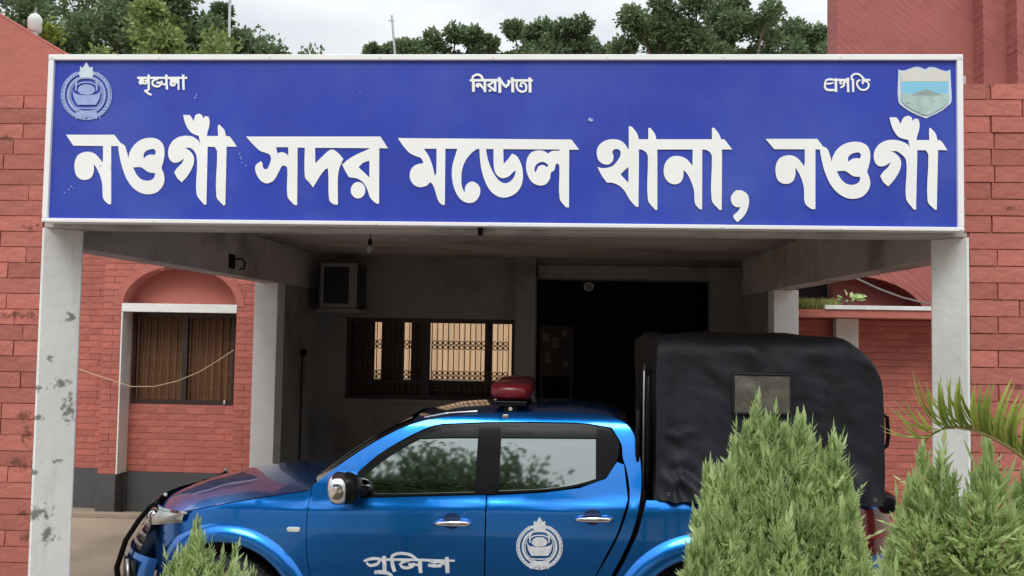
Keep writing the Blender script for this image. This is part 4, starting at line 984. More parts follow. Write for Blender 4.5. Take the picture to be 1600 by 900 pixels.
# mirror
mx_, mz_ = at(536, 762, 5.86)
mi = obj('door_mirror', sblob((mx_+.035, 5.865, mz_), (.085, .115, .105), 2.6), M['black'], tk, smooth=True)
V, F = sblob((mx_-.015, 5.845, mz_), (.075, .125, .105), 2.7, 26, 16)
obj('mirror_cap', (V, F), M['chrome'], mi, smooth=True)
obj('mirror_arm', tube([(mx_+.06, 5.93, mz_-.03), (mx_+.12, 6.04, mz_-.045), (mx_+.13, 6.12, mz_-.05)], [.04, .035, .04], 10), M['black'], mi, smooth=True)
mi2 = obj('door_mirror', sblob((mx_, 2*CY-5.865, mz_), (.08, .12, .10), 2.6), M['chrome'], tk, smooth=True)
# roof gutter clip, antenna stub, light bar
x_, z_ = side_pt(790, 652)
obj('roof_clip', box(x_-.02, x_+.02, CY-hw(x_, z_)-.012, CY-hw(x_, z_)+.03, z_-.008, z_+.02), M['steel'], tk, bevel=.004)
ZB = 1.838
lb = obj('light_bar', sblob((-.34, CY-.36, ZB+.085), (.155, .24, .068), 3.2, 28, 12), M['redlens'], tk, smooth=True)
obj('far_lens', sblob((-.34, CY+.36, ZB+.085), (.155, .24, .068), 3.2, 28, 12), M['redlens'], lb, smooth=True)
obj('speaker_block', sblob((-.34, CY, ZB+.08), (.135, .17, .055), 4, 24, 10), M['ac'], lb, smooth=True)
obj('mounting_rail', box(-.45, -.22, CY-.60, CY+.60, ZB-.01, ZB+.022), M['black'], lb, bevel=.005)
for s in (-1, 1):
    obj('bracket', box(-.38, -.29, CY+s*.55-.03, CY+s*.55+.03, 1.785, ZB-.008), M['black'], lb, bevel=.004)
    obj('bolt', lathe((-.335, CY+s*.60 if s > 0 else CY-.60, ZB-.03), [(.014, -.02), (.014, .01)], 8, 'Y'), M['chrome'], lb)
obj('roof_strip', tube([roofp(.05, .12), roofp(.15, .10), roofp(.30, .085)], .007, 6), M['steel'], tk)
# lettering and crest on the doors
def door_plane(px, py, d):
    x_, z_ = side_pt(px, py); return (x_, CY-hw(x_, z_)-.0035-d, z_)
pol = [([(420,190),(900,195),(1200,205),(1510,208)], [36,40,40,30]), ([(85,215),(170,185),(280,175),(370,200),(400,235)], [34,46,46,46,40]), ([(330,200),(310,250),(230,280),(165,275),(130,235)], [40,46,46,44,34]), ([(400,135),(408,250),(412,400)], 62), ([(250,390),(330,385),(420,395),(490,415),(530,455)], [50,62,60,50,44]),
    ([(525,190),(540,290),(570,380)], [56,60,56]), ([(515,190),(530,130),(610,98),(710,95),(820,120),(915,190)], 46), ([(800,200),(700,225),(655,265),(690,308),(780,318),(850,290),(880,245)], 46), ([(780,265),(850,265),(960,280)], 40), ([(965,190),(965,290),(975,400)], [60,64,56]),
    ([(1120,215),(1190,235),(1260,215),(1330,215)], 40), ([(1090,275),(1180,290),(1290,285),(1310,240),(1250,225)], [44,50,50,44,40]), ([(1290,230),(1370,265)], 40), ([(1385,150),(1388,270),(1395,400)], [56,66,60])]
obj('door_lettering', strokes(pol, 10, 560, 855, door_plane), M['decal'], d1[0])
ea, eb = emblem(843, 852, 35.0, door_plane)
ob_ = obj('door_crest', ea, M['decal'], d2[0])
obj('crest_lily', eb, M['decal'], ob_) if False else obj('crest_top', eb, M['decal'], d2[0])

# canvas canopy over the bed
cx0, cx1 = side_pt(1012, 700)[0]+.045, at(1377, 640, 6.1)[0]
zT = at(1200, 528, 6.35)[1]; zB = at(1050, 781, 6.05)[1]
HWc = .84
def canopy_pt(x, u):
    """u: 0 near hem -> 1 far hem, along a bowed section"""
    W_ = HWc; H_ = zT-zB; r_ = .13
    segs = [H_-r_, r_*math.pi/2, 2*(W_-r_), r_*math.pi/2, H_-r_]; tot = sum(segs); s = u*tot
    if s < segs[0]: return (-W_-.02*(1-s/segs[0]), zB+s, (-1, 0))
    s -= segs[0]
    if s < segs[1]: q = s/r_; return (-W_+r_-r_*math.cos(q), zT-r_+r_*math.sin(q), (-math.cos(q), math.sin(q)))
    s -= segs[1]
    if s < segs[2]: v = s/(W_-r_)-1; return (-W_+r_+s, zT+.035*(1-v*v), (0, 1))
    s -= segs[2]
    if s < segs[3]: q = s/r_; return (W_-r_+r_*math.sin(q), zT-r_+r_*math.cos(q), (math.sin(q), math.cos(q)))
    s -= segs[3]; return (W_+.02*(s/segs[4]), zT-r_-s, (1, 0))
def wr(x, z, y):
    p = Vector((x*1.6, y*1.2, z*1.1)); n = noise.noise(p*1.7)*.030+noise.noise(Vector((x*2.2+z*2.4, y, z*.8-x*1.5))*2.3)*.016
    q = (x-cx0)*.9-(zT-z)*.75; m_ = noise.noise(Vector((x*1.3, y, z*1.7))*1.4)
    n += .011*math.sin(q*15+noise.noise(p*2.5)*5)*max(0, min(1, .35+m_*1.6))
    n += .014*abs(noise.noise(Vector((x*3+z*5, y, z*2-x*2))*1.6))
    if abs(y) > .6:
        g_ = max(0, 1-abs(x-(cx0+.12))/.22); n += .016*g_*math.sin(z*38+noise.noise(p*5)*4)*max(0, min(1, (2.0-z)*2))
        if z < zB+.26:      # gathered skirt
            k_ = 1-(z-zB)/.26
            n += .075*k_+.034*k_*math.sin(x*42+noise.noise(p*4)*5+(z-zB)*16)+.014*k_*noise.noise(Vector((x*12, y, z*7)))
    return n
def canopy(a, b):
    x = cx0+(cx1-cx0)*a; y, z, n = canopy_pt(x, b); rr_ = .31
    # round the rear (and slightly the front) upper corner as seen from the side
    dx = max(0, (x-(cx1-rr_))/rr_); h = 1-math.sqrt(max(0, 1-dx*dx)); zz = z
    f = (z-zB)/(zT-zB); zz = zB+(z-zB)*(1-(h*rr_)/(zT-zB)*max(0, f)**2)
    d2_ = max(0, ((cx0+.06)-x)/.06); zz -= .03*(1-math.sqrt(max(0, 1-d2_*d2_)))*f
    w_ = wr(x, zz, y); edge = min(1, a*12, (1-a)*12)
    sag = -.016*math.sin(math.pi*((x-cx0)/(cx1-cx0)*2 % 1))*f*f
    return (x+.03*f*0+(.02*noise.noise(Vector((3, y, zz*3))) if a in (0, 1) else 0), CY+y+n[0]*w_*edge-0*y, zz+n[1]*(w_*.7)+sag*n[1])
cv = obj('canvas_canopy', grid(canopy, 150, 170, flip=True), M['canvas'], tk, smooth=True)
# end sheets
def endsheet(x, sgn):
    pts = [canopy(1 if sgn > 0 else 0, k/60) for k in range(61)]
    c_ = (x+.0, CY, (zT+zB)/2); V = [c_]+pts; F = [((0, i+2, i+1) if sgn < 0 else (0, i+1, i+2)) for i in range(60)]; F.append((0, 1, 61) if sgn < 0 else (0, 61, 1)); return V, F
obj('canopy_front_sheet', endsheet(cx0, -1), M['canvas'], tk); obj('canopy_rear_sheet', endsheet(cx1, 1), M['canvas'], tk)
def seam(x, w_):
    return grid(lambda a, b: (lambda p: (p[0], p[1]-.004, p[2]))(canopy((x+w_*(b-.5)-cx0)/(cx1-cx0), .004+a*.36)), 60, 1, flip=False)
for xs_ in (cx0+.10, cx0+(cx1-cx0)*.30, cx0+(cx1-cx0)*.76):
    obj('seam_strip', seam(xs_, .022), M['canvas'], cv, smooth=True)
for k in range(9):
    p = canopy((k+.5)/9, .012); obj('eyelet', ring_(p[0], p[1]-.010, p[2], .010, .0035, 10), M['steel'], cv)
wz = [at(1147, 584, 6.03), at(1233, 584, 6.03), at(1235, 644, 6.03), at(1145, 645, 6.03)]
def winf(a, b):
    x = wz[3][0]+(wz[2][0]-wz[3][0])*a; z = wz[3][1]+(wz[0][1]-wz[3][1])*b
    return (x, CY-HWc-.040-wr(x, z, -HWc)*.6+.004*noise.noise(Vector((x*9, 1, z*9))), z)
pw = obj('clear_window', grid(winf, 24, 18), M['clear'], tk, smooth=True)
loop = [winf(a, 0) for a in np.linspace(0, 1, 9)]+[winf(1, b) for b in np.linspace(.1, 1, 7)]+[winf(a, 1) for a in np.linspace(.9, 0, 9)]+[winf(0, b) for b in np.linspace(.9, .1, 6)]
obj('window_hem', tube(loop, .010, 6, closed=True), M['canvas'], pw, smooth=True)
# support bars in the gap between cab and canopy
for (px_, z1_, r_, mt) in ((1005, 2.14, .007, 'steel'), (1012, 2.10, .022, 'black'), (996, 1.86, .016, 'black')):
    X_ = side_pt(px_, 700)[0]
    obj('support_bar', tube([(X_, 6.13, 1.2), (X_, 6.13, z1_-.05), (X_+.01, 6.19, z1_)], r_, 8), M[mt], tk, smooth=True)
obj('bed_gap_seal', box(.46, .60, CY-.80, CY+.80, .6, 1.30), M['black'], tk)
hr_ = [at(1374, 646, 6.12), at(1386, 652, 6.12), at(1388, 680, 6.12), at(1386, 696, 6.12), at(1374, 705, 6.12)]
obj('grab_loop', tube([(hr_[0][0]-.03, 6.14, hr_[0][1]+.01)]+[(p[0], 6.12, p[1]) for p in hr_]+[(hr_[-1][0]-.03, 6.14, hr_[-1][1]-.01)], .014, 8), M['black'], tk, smooth=True)

# ================================================================== VEGETATION
def leafmesh(name, P, Nn_, Ln, Wd, tone, mat, rnd, shape='leaf'):
    """P positions, Nn_ long-axis directions; one folded diamond per leaf, as one mesh"""
    n = len(P); D = Nn_/np.linalg.norm(Nn_, axis=1, keepdims=True)
    Q = rnd.normal(size=(n, 3)); Sd = np.cross(D, Q); Sd /= np.linalg.norm(Sd, axis=1, keepdims=True)
    L = Ln[:, None]; W_ = Wd[:, None]
    V = np.stack([P, P+D*L*.45+Sd*W_, P+D*L, P+D*L*.45-Sd*W_], 1).reshape(-1, 3)
    me = bpy.data.meshes.new(name); me.vertices.add(4*n); me.vertices.foreach_set('co', V.astype(np.float32).ravel())
    me.loops.add(4*n); me.loops.foreach_set('vertex_index', np.arange(4*n, dtype=np.int32))
    me.polygons.add(n); me.polygons.foreach_set('loop_start', np.arange(0, 4*n, 4, dtype=np.int32))
    a = me.attributes.new('tone', 'FLOAT', 'FACE'); a.data.foreach_set('value', np.clip(tone, 0, 1).astype(np.float32))
    me.materials.append(mat); me.update(calc_edges=True); me.validate(); return me
def tree(name, label, depth, blobs, mat, trunk_px, seed, leaf=.16, dens=1.0, group='trees behind the station', thick=.22, extra_y=None):
    """blobs: (px, py, radius px) measured in the photograph at that depth"""
    rnd = np.random.default_rng(seed); rp = random.Random(seed)
    bx = at(trunk_px, 400, depth)[0]
    t = root(name, label, 'tree', (bx, depth, 0), group)
    C_ = []
    for (px_, py_, r_) in blobs:
        X_, Z_ = at(px_, py_, depth); rw_ = r_/FL*depth; C_.append((X_, depth+rp.uniform(-1.2, 1.2), Z_, rw_))
    C_.append((bx, depth, min(c[2] for c in C_)-.8, 1.6))
    P, D, T, LL = [], [], [], []
    for (X_, Y_, Z_, r_) in C_:
        nsub = max(8, int(25*r_*r_))
        u = rnd.normal(size=(nsub, 3)); u /= np.linalg.norm(u, axis=1, keepdims=True); rad = r_*(.45+.55*rnd.random((nsub, 1))**.6)
        cc = np.array([X_, Y_, Z_])+u*rad*np.array([1, 1, .85])
        for c in range(nsub):
            m = int(150*dens); sub = (.26+.16*rnd.random())*min(1, r_/.5+.2)
            q = rnd.normal(size=(m, 3)); q /= np.linalg.norm(q, axis=1, keepdims=True); q *= sub*rnd.random((m, 1))**.45
            q[:, 2] *= .75
            P.append(cc[c]+q); d = q/np.linalg.norm(q, axis=1, keepdims=True)+rnd.normal(size=(m, 3))*.6+np.array([0, 0, .15]); D.append(d)
            tn = .42+.28*rnd.random()+.12*(u[c, 2]); T.append(np.full(m, tn)+rnd.normal(size=m)*.16); LL.append(leaf*.8*(.6+.6*rnd.random(m)))
    P = np.concatenate(P); D = np.concatenate(D); T = np.concatenate(T); LL = np.concatenate(LL)
    P = P-np.array([bx, depth, 0])
    link('crown', leafmesh('crown', P, D, LL, LL*.27, T, mat, rnd), t)
    top = C_[-1]; segs = [tube([(bx, depth, 0), (bx+.1, depth, top[2]*.5), (bx, depth, top[2])], [thick, thick*.8, thick*.55], 10)]
    obj('trunk', segs[0], M['bark'], t, smooth=True)
    lim = []
    for (X_, Y_, Z_, r_) in C_[:-1]:
        s0 = Vector((bx, depth, top[2]*(.55+.4*rp.random()))); e0 = Vector((X_, Y_, Z_+r_*.3)); mid = (s0+e0)/2+Vector((rp.uniform(-.3, .3), rp.uniform(-.3, .3), -.2))
        lim.append(tube([s0, mid, e0], [thick*.45, thick*.28, thick*.08], 6))
    for b_ in lim[:24]: obj('limb', b_, M['bark'], t, smooth=True)
    return t
tree('broadleaf_tree', 'large dark broadleaf tree filling the sky at the upper left corner', 17, [(20, -20, 60), (70, 40, 55), (120, -5, 60), (150, 55, 48), (30, 60, 45), (190, 20, 48), (215, 62, 40), (235, -8, 36), (255, 38, 38), (290, 66, 30), (300, 30, 28), (330, 60, 24), (325, 82, 22), (170, 90, 40), (100, 90, 45), (268, 84, 30), (310, 4, 10), (340, 38, 12)], M['leaf_mid'], 120, 11, .15, thick=.3)
tree('broadleaf_tree', 'lighter green drooping tree in front of the large dark one at upper left', 15.5, [(228, 22, 16), (245, 45, 18), (262, 62, 18), (280, 76, 16), (292, 88, 12), (238, 76, 14), (256, 30, 12), (270, 40, 10), (285, 55, 10)], M['leaf_light'], 262, 17, .14, thick=.12)
tree('broadleaf_tree', 'small low tree right of the thin mast, tapering to the right', 19, [(372, 66, 17), (395, 72, 15), (418, 76, 14), (385, 92, 16), (378, 46, 8)], M['leaf_dark'], 400, 12, .14, thick=.14)
tree('broadleaf_tree', 'low hazy green tree above the first half of the signboard centre', 30, [(584, 88, 8), (600, 86, 9), (632, 74, 14), (655, 68, 14), (682, 76, 14), (715, 62, 13), (740, 70, 13), (765, 80, 11), (786, 86, 8), (640, 92, 14), (700, 92, 16), (750, 94, 12), (620, 88, 11)], M['leaf_mid'], 680, 13, .2, dens=.9)
tree('broadleaf_tree', 'rounded pair topped tree near the middle of the skyline', 30, [(805, 62, 10), (825, 48, 13), (852, 42, 15), (846, 64, 16), (880, 54, 13), (905, 50, 13), (922, 62, 12), (932, 74, 8), (870, 78, 15), (830, 82, 13), (910, 84, 13), (803, 80, 8)], M['leaf_dark'], 868, 14, .2)
tree('broadleaf_tree', 'broad high crowned tree beside the red tower', 28, [(965, 66, 15), (985, 50, 17), (1005, 34, 18), (1035, 22, 21), (1050, 50, 25), (1075, 20, 21), (1100, 34, 25), (1120, 10, 23), (1150, -2, 23), (1168, 24, 25), (1190, 40, 23), (1140, 54, 28), (1200, 62, 23), (1010, 70, 23), (970, 84, 16), (1090, 76, 25), (1170, 80, 23), (1215, 84, 16), (1205, 24, 12), (1060, 60, 24), (1110, 66, 26), (1150, 40, 24), (1030, 50, 20)], M['leaf_mid'], 1100, 15, .19)
tree('broadleaf_tree', 'small tree tucked between the broad tree and the red tower', 31, [(1228, 58, 14), (1245, 46, 12), (1262, 62, 14), (1280, 58, 12), (1240, 80, 15), (1275, 84, 14), (1300, 70, 14)], M['leaf_dark'], 1258, 16, .2)
# trees and a gabled house across the yard, behind the photographer: seen mirrored in the truck
tree('broadleaf_tree', 'leafy tree across the yard mirrored in the pickup windows', -15, [], M['leaf_mid'], 0, 1) if False else None
def yard_tree(x, y, h, seed, lab):
    rnd = np.random.default_rng(seed)
    t = root('yard_tree', lab, 'tree', (x, y, 0), 'trees across the yard')
    n = 420; u = rnd.normal(size=(n, 3)); u /= np.linalg.norm(u, axis=1, keepdims=True)
    cc = np.array([0, 0, h*.68])+u*np.array([h*.36, h*.36, h*.30])*(.4+.6*rnd.random((n, 1)))
    P = np.repeat(cc, 110, 0); q = rnd.normal(size=P.shape)*.30; P = P+q; m = len(P)
    link('crown', leafmesh('crown', P, q+rnd.normal(size=q.shape)*.3, .17+.1*rnd.random(m), .05+.02*rnd.random(m), rnd.random(m), M['leaf_dark'], rnd), t)
    obj('trunk', tube([(x, y, 0), (x+.2, y, h*.3), (x, y, h*.7)], [.25, .2, .08], 8), M['bark'], t, smooth=True)
yard_tree(-8.5, -9, 8.2, 51, 'round tree across the yard, left of the gabled shed'); yard_tree(-2.6, -10, 9.0, 52, 'round tree across the yard, nearest the gabled shed'); yard_tree(10, -10, 6.5, 53, 'round tree across the yard, right of the gabled shed')
hs = root('gabled_shed', 'plain shed with a dark gabled roof across the yard', 'shed', (4, -9, 0))
obj('wall', box(.6, 7, -11, -8.2, .004, 5.2), M['grey'], hs)
obj('roof', ([(0, -8.0, 5.2), (7.4, -8.0, 5.2), (2.4, -8.0, 8.6), (0, -11.3, 5.2), (7.4, -11.3, 5.2), (2.4, -11.3, 8.6)], [(0, 1, 2), (4, 3, 5), (1, 4, 5, 2), (3, 0, 2, 5), (0, 3, 4, 1)]), M['plinth'], hs)

# ---- feathery conifer shrubs
def thuja(label, base, plumes, mat, seed, nsp=90, group='thuja shrubs in front of the portico', w=.012, L0=.05, stem=True):
    """plumes: (x, y, z0, z1, radius): upright pointed plumes clothed in fine flattened sprays"""
    rnd = np.random.default_rng(seed)
    t = root('thuja_shrub', label, 'shrub', base, group)
    P, D, T, L = [], [], [], []
    for (x, y, z0, z1, r) in plumes:
        H = z1-z0; ns = int(nsp*H/.5*(r/.12)**.9); h = rnd.random(ns)**.85
        ang = rnd.random(ns)*2*math.pi
        env = r*(1+.32*np.sin(ang*2+x*40+h*9)*np.sin(h*14+y*30))*np.clip(np.where(h > .55, ((1-h)/.45)**.8, 1-.25*(.55-h)/.55), .03, 1)
        rad = env*(.35+.65*rnd.random(ns)**.5)
        o = np.stack([x+np.cos(ang)*rad, y+np.sin(ang)*rad, z0+h*H], 1)
        d = np.stack([np.cos(ang)*(1.05-.6*h), np.sin(ang)*(1.05-.6*h), .30+.75*h+.45*rnd.random(ns)], 1)+rnd.normal(size=(ns, 3))*.34
        tip = h > .85; d[tip, :2] *= .25; d /= np.linalg.norm(d, axis=1, keepdims=True)
        sl = (.017+.021*rnd.random(ns))*(1.0+.5*tip)*np.where(rnd.random(ns) < .07, 1.9, 1.0)
        side = np.cross(d, rnd.normal(size=(ns, 3))); side /= np.linalg.norm(side, axis=1, keepdims=True)
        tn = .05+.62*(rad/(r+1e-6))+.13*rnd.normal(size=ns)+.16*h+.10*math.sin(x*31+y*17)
        P.append(o); D.append(d); L.append(sl*.9); T.append(tn)
        for k in range(8):           # side scales of each spray, in one plane
            f = (k+1)/9; sg_ = 1 if k % 2 else -1
            P.append(o+d*(sl*f)[:, None]); D.append(d*.9+side*sg_*(.70-.3*f)); L.append(sl*(.62-.36*f)*(.8+.4*rnd.random(ns))); T.append(tn+.05*rnd.normal(size=ns)+.10*f)
        P.append(o+d*(sl*.8)[:, None]); D.append(d); L.append(sl*.7); T.append(tn+.12)
    P = np.concatenate(P)-np.array(base); D = np.concatenate(D); T = np.concatenate(T); L = np.concatenate(L)
    o = link('foliage', leafmesh('foliage', P, D, L, np.maximum(L*.11, .0022), T, mat, rnd), t); o['kind'] = 'stuff'
    ti = []
    for (x, y, z0, z1, r) in plumes[::2]:
        H = z1-z0
        for k in range(7):
            a_ = rnd.random()*6.28; h_ = rnd.random()*.75; q = r*(.5+.35*rnd.random())
            ti.append(tube([(x, y, z0+h_*H), (x+math.cos(a_)*q*.6, y+math.sin(a_)*q*.6, z0+h_*H+q*.7), (x+math.cos(a_)*q, y+math.sin(a_)*q, z0+h_*H+q*1.5)], [.004, .003, .0012], 4))
    obj('twigs', join(*ti), M['bark'], t, kind='stuff')
    nd = 220; k_ = rnd.integers(0, len(plumes), nd); pp = np.array([plumes[i] for i in k_]); aa = rnd.random(nd)*6.28; hh = rnd.random(nd)*.8
    dp = np.stack([pp[:, 0]+np.cos(aa)*pp[:, 4]*.95, pp[:, 1]+np.sin(aa)*pp[:, 4]*.95, pp[:, 2]+hh*(pp[:, 3]-pp[:, 2])], 1)-np.array(base)
    dd = np.stack([np.cos(aa), np.sin(aa), np.full(nd, 1.6)], 1); o2 = link('dry_tips', leafmesh('dry_tips', dp, dd, .03+.02*rnd.random(nd), np.full(nd, .003), rnd.random(nd), M['dry'], rnd), t); o2['kind'] = 'stuff'
    if stem: obj('stem', tube([(base[0], base[1], .05), (base[0], base[1], max(p[3] for p in plumes)*.8)], [.03, .01], 8), M['bark'], t)
    return t
def plume_at(px, ptop, pbot, Y, rpx, dy=0.0):
    ptop += 20
    X, Zt = at(px, ptop, Y); Zb = at(px, pbot, Y)[1]; return (X, Y+dy, Zb, Zt, rpx/FL*Y)
# big one in front of the canopy
Yb_ = 3.35; pl = []
rr = random.Random(12)
tips = [(1180, 640, 22), (1207, 655, 20), (1168, 664, 20), (1226, 668, 20), (1195, 676, 26), (1250, 652, 18), (1262, 676, 20), (1152, 690, 22), (1300, 690, 20), (1283, 706, 20), (1136, 722, 20), (1106, 728, 15), (1118, 752, 22), (1316, 728, 22), (1240, 700, 32), (1205, 712, 36), (1172, 726, 34), (1272, 730, 32), (1148, 752, 30), (1296, 762, 32), (1330, 780, 22), (1322, 806, 26), (1108, 792, 22), (1338, 836, 26), (1100, 838, 28), (1080, 858, 18), (1130, 802, 36), (1210, 765, 44), (1250, 785, 44), (1168, 795, 44), (1312, 822, 36), (1280, 812, 44), (1225, 822, 48), (1145, 852, 44), (1190, 858, 48), (1330, 872, 40), (1108, 888, 38), (1240, 876, 48), (1290, 876, 48), (1350, 888, 28), (1085, 905, 26)]
for i, (px_, py_, r_) in enumerate(tips):
    Y_ = Yb_-(0.02 if py_ < 690 else .10+.14*min(1, (py_-690)/160))+rr.uniform(-.05, .05)
    pl.append(plume_at(px_, py_, py_+190+rr.uniform(0, 40), Y_, r_))
    if i % 2 == 0: pl.append(plume_at(px_+rr.uniform(-20, 20), py_+14, py_+220, Yb_+.22+rr.uniform(0, .2), r_*1.1))
for i in range(16): pl.append(plume_at(1080+i*19, 905+rr.uniform(-20, 20), 1250, Yb_-.3, 42))
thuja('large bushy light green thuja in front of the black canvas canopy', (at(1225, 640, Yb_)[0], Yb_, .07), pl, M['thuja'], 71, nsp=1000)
# lower left shrub
pl = []
for (px_, py_, r_) in ((307, 806, 8), (300, 832, 10), (314, 836, 10), (286, 856, 10), (326, 856, 9), (270, 876, 10), (341, 882, 9), (306, 862, 13), (290, 884, 13), (322, 882, 13), (258, 890, 8), (366, 852, 5), (362, 878, 8), (352, 892, 9), (392, 892, 7), (378, 898, 7)):
    pl.append(plume_at(px_, py_, py_+130, 3.5+rr.uniform(-.08, .08), r_))
for i in range(8): pl.append(plume_at(258+i*17, 915, 1250, 3.5+rr.uniform(-.1, .1), 26))
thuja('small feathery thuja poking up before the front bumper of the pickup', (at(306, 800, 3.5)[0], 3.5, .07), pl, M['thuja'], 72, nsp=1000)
# right hand pale shrubs
def pale(label, lst, Y, seed, xc):
    pl = [plume_at(px_, py_, py_+150, Y+rr.uniform(-.1, .1), r_) for (px_, py_, r_) in lst]
    xs = [p[0] for p in lst]; n = int((max(xs)-min(xs))/22)+1
    pl += [plume_at(min(xs)+i*22, 905, 1250, Y+rr.uniform(-.1, .1), 36) for i in range(n)]
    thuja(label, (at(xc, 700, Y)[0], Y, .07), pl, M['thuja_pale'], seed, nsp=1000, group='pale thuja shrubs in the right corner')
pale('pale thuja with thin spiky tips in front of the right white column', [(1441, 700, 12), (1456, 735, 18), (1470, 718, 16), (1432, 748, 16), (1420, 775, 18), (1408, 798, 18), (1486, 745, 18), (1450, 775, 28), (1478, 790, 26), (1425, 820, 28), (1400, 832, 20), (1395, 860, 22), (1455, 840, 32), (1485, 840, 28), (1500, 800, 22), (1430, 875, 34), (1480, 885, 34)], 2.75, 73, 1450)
pale('pale thuja with one tall pointed leader under the palm frond', [(1545, 692, 12), (1540, 725, 18), (1555, 740, 20), (1528, 745, 18), (1520, 780, 20), (1565, 775, 24), (1540, 790, 28), (1595, 770, 22), (1605, 745, 14), (1510, 820, 20), (1580, 815, 30), (1545, 840, 34), (1605, 820, 30), (1515, 870, 30), (1565, 880, 34), (1605, 880, 32)], 2.65, 74, 1550)

# ---- palm with one arching frond in view
YP = 2.55
pm = root('date_palm', 'young palm whose arching yellow green frond reaches in from the right edge', 'palm', (2.75, YP+.1, .07))
obj('trunk', tube([(2.75, YP+.1, .05), (2.77, YP+.1, .5), (2.72, YP+.1, 1.0)], [.13, .12, .10], 12), M['bark'], pm, smooth=True)
def leaflet_mesh(L, W_, bend, sd):
    V, F = [], []; n = 5
    for i in range(n+1):
        t_ = i/n; w_ = W_*(math.sin(math.pi*min(1, t_*.85+.12)))**.7 if i < n else W_*.08
        z_ = -bend*t_*t_*L
        V += [(t_*L, -w_, z_+w_*.5), (t_*L, 0, z_), (t_*L, w_, z_+w_*.5)]
    for i in range(n):
        a = i*3; F += [(a, a+1, a+4, a+3), (a+1, a+2, a+5, a+4)]
    me = mesh('leaflet', V, F, M['palm']); at__ = me.attributes.new('tone', 'FLOAT', 'FACE'); rq = random.Random(sd); b0_ = rq.uniform(.05, .75)
    at__.data.foreach_set('value', [min(1, b0_+.5*(i//2)/n) for i in range(len(F))]); return me
lms = [leaflet_mesh(.30, .0062, .10+.05*k, k) for k in range(7)]
def frond(parent, pts, seed, as_objs, scale=1.0):
    rq = random.Random(seed); pts = [Vector(p) for p in pts]
    fr_ = obj('frond', tube(pts, [.009-.007*i/(len(pts)-1) for i in range(len(pts))], 8), M['rachis'], parent, smooth=True)
    acc = []
    tot = sum((pts[i+1]-pts[i]).length for i in range(len(pts)-1)); s = .10*tot; step = .011
    while s < tot*.995:
        d_ = s; i = 0
        while i < len(pts)-2 and d_ > (pts[i+1]-pts[i]).length: d_ -= (pts[i+1]-pts[i]).length; i += 1
        p = pts[i].lerp(pts[i+1], min(1, d_/(pts[i+1]-pts[i]).length)); t_ = (pts[i+1]-pts[i]).normalized()
        up = Vector((0, 0, 1)); up = (up-t_*up.dot(t_)).normalized(); sd_ = t_.cross(up)
        fr = s/tot; ln = scale*(1-.25*abs(fr-.45)-.45*max(0, fr-.7))
        for sg_ in (-1, 1):
            dirn = (t_*(1.0+rq.uniform(-.1, .15))+up*(.50+rq.uniform(-.1, .15))+sd_*sg_*(.42+rq.uniform(-.12, .12))).normalized()
            n_ = dirn.cross(sd_).normalized() if sg_ else up
            yv = n_.cross(dirn).normalized(); zv = dirn.cross(yv)
            mt = Matrix((dirn, yv, zv)).transposed().to_4x4(); me = rq.choice(lms)
            if as_objs:
                o = bpy.data.objects.new('leaflet', me); COL.objects.link(o); o.parent = fr_; og = ORG[fr_.name]
                o.matrix_local = Matrix.Translation(p-og) @ mt @ Matrix.Diagonal((ln, 1, 1, 1))
            else:
                mm_ = Matrix.Translation(p) @ mt @ Matrix.Diagonal((ln, 1, 1, 1)); acc.append(([tuple(mm_ @ v.co) for v in me.vertices], [tuple(q.vertices) for q in me.polygons]))
        s += step
    if acc: o = obj('leaflets', join(*acc), M['palm'], fr_, kind='stuff')
M['rachis'] = material('palm_rachis', (.30, .27, .10), .5, var=.15, vscale=8)
fp = [(1660, 780), (1625, 742), (1598, 716), (1570, 697), (1540, 681), (1510, 669), (1480, 664), (1458, 665), (1440, 672), (1424, 684)]
base_ = [(2.72, YP+.1, 1.02), (2.45, YP+.06, 1.55)]
frond(pm, base_+[(at(a, b, YP)[0], YP-.01*i, at(a, b, YP)[1]) for i, (a, b) in enumerate(fp)], 3, True, .58)
for k, (dx, dy, hh) in enumerate(((1.1, .3, .5), (.5, -1.0, .55), (.9, -.7, .3), (-.1, 1.0, .6), (.6, 1.1, .4))):
    pts = [(2.72+dx*t, YP+.1+dy*t, 1.0+hh*2.2*t-hh*1.9*t*t) for t in np.linspace(0, 1, 8)]
    frond(pm, pts, 20+k, False, .9)

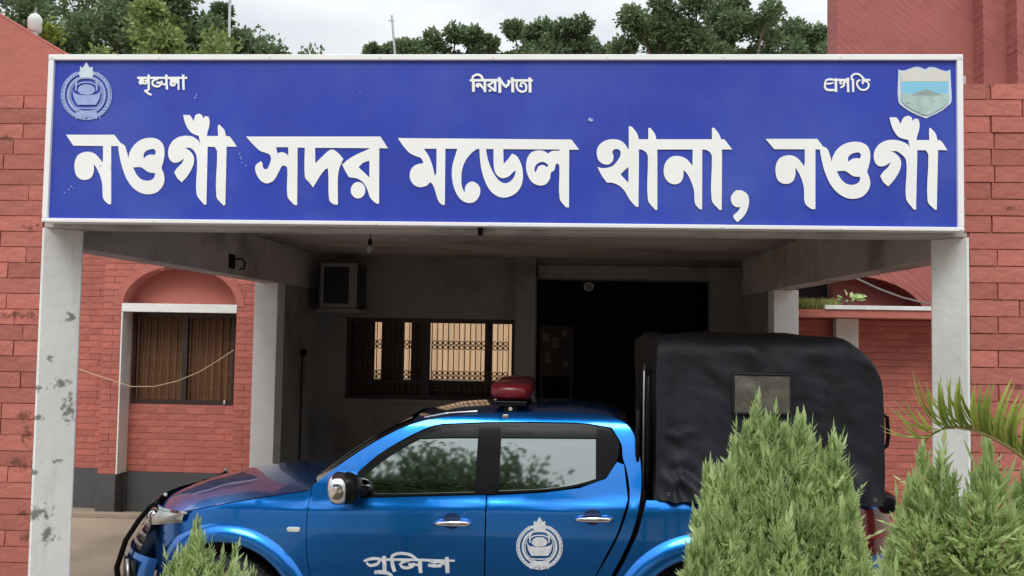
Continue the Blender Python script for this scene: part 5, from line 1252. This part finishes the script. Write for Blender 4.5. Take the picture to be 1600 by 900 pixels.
# ---- plants on the ledge
rnd = np.random.default_rng(9)
X0_, X1_ = at(1240, 480, 10.45)[0], at(1308, 480, 10.45)[0]
tft = root('ledge_grass', 'tuft of yellow green grass growing on the left end of the ledge', 'grass', ((X0_+X1_)/2, 10.5, 2.67))
n = 1500; P = np.stack([X0_+(X1_-X0_)*rnd.random(n), 10.38+.25*rnd.random(n), np.full(n, 2.665)], 1); D = rnd.normal(size=(n, 3))*.35+np.array([0, 0, 1.0]); L = .06+.10*rnd.random(n)
o = link('blades', leafmesh('blades', P-np.array([(X0_+X1_)/2, 10.5, 2.67]), D, L, np.full(n, .006), rnd.random(n), M['grass'], rnd), tft); o['kind'] = 'stuff'
cx_, cz_ = at(1325, 470, 10.5)
lp = root('leafy_plant', 'small dark green leafy plant sprouting on the white topped ledge', 'plant', (cx_, 10.5, 2.715))
obj('stem', join(*[tube([(cx_, 10.5, 2.715), (cx_+dx, 10.5+dx*.3, 2.80)], .005, 5) for dx in (-.1, -.04, .05, .1)]), M['bark'], lp)
rq = random.Random(3)
def bigleaf(c, d, L_, W_):
    d = Vector(d).normalized(); s_ = d.cross(Vector((rq.uniform(-.3, .3), -.6, .8))).normalized(); u_ = s_.cross(d)
    V = [tuple(Vector(c)+d*L_*a+s_*W_*b+u_*W_*abs(b)*.3) for a, b in ((0, 0), (.3, .8), (.65, .9), (1, 0), (.65, -.9), (.3, -.8), (.5, 0))]
    return V, [(0, 1, 6), (1, 2, 6), (2, 3, 6), (3, 4, 6), (4, 5, 6), (5, 0, 6)]
for i in range(20):
    a = rq.uniform(-1, 1)
    vf = bigleaf((cx_+a*.12, 10.5+rq.uniform(-.06, .06), 2.76+rq.uniform(0, .08)), (a+rq.uniform(-.4, .4), rq.uniform(-.6, .4), rq.uniform(-.1, .7)), rq.uniform(.07, .12), rq.uniform(.022, .035))
    o = obj('leaf', vf, M['leafy'] if 'leafy' in M else M['thuja'], lp)
    a_ = o.data.attributes.new('tone', 'FLOAT', 'FACE'); tv = rq.random()*.8; a_.data.foreach_set('value', [tv]*6)
# small yellow green sprout by the lamp
sp_ = root('wall_sprout', 'bright yellow green sprout beside the small white lamp on the wall', 'plant', (at(74, 60, 5.9)[0], 5.9, at(74, 68, 5.9)[1]))
n = 260; P = rnd.normal(size=(n, 3))*np.array([.035, .05, .04])+np.array([.03, 0, .07]); P[:, 2] = np.abs(P[:, 2])
link('foliage', leafmesh('foliage', P, rnd.normal(size=(n, 3))+np.array([0, 0, .5]), .03+.02*rnd.random(n), np.full(n, .009), rnd.random(n), M['leaf_yellow'], rnd), sp_)
sl0 = sp_.location; obj('stem', tube([(sl0[0], 5.9, sl0[2]-.35), (sl0[0]+.02, 5.9, sl0[2]+.06)], .004, 5), M['bark'], sp_)
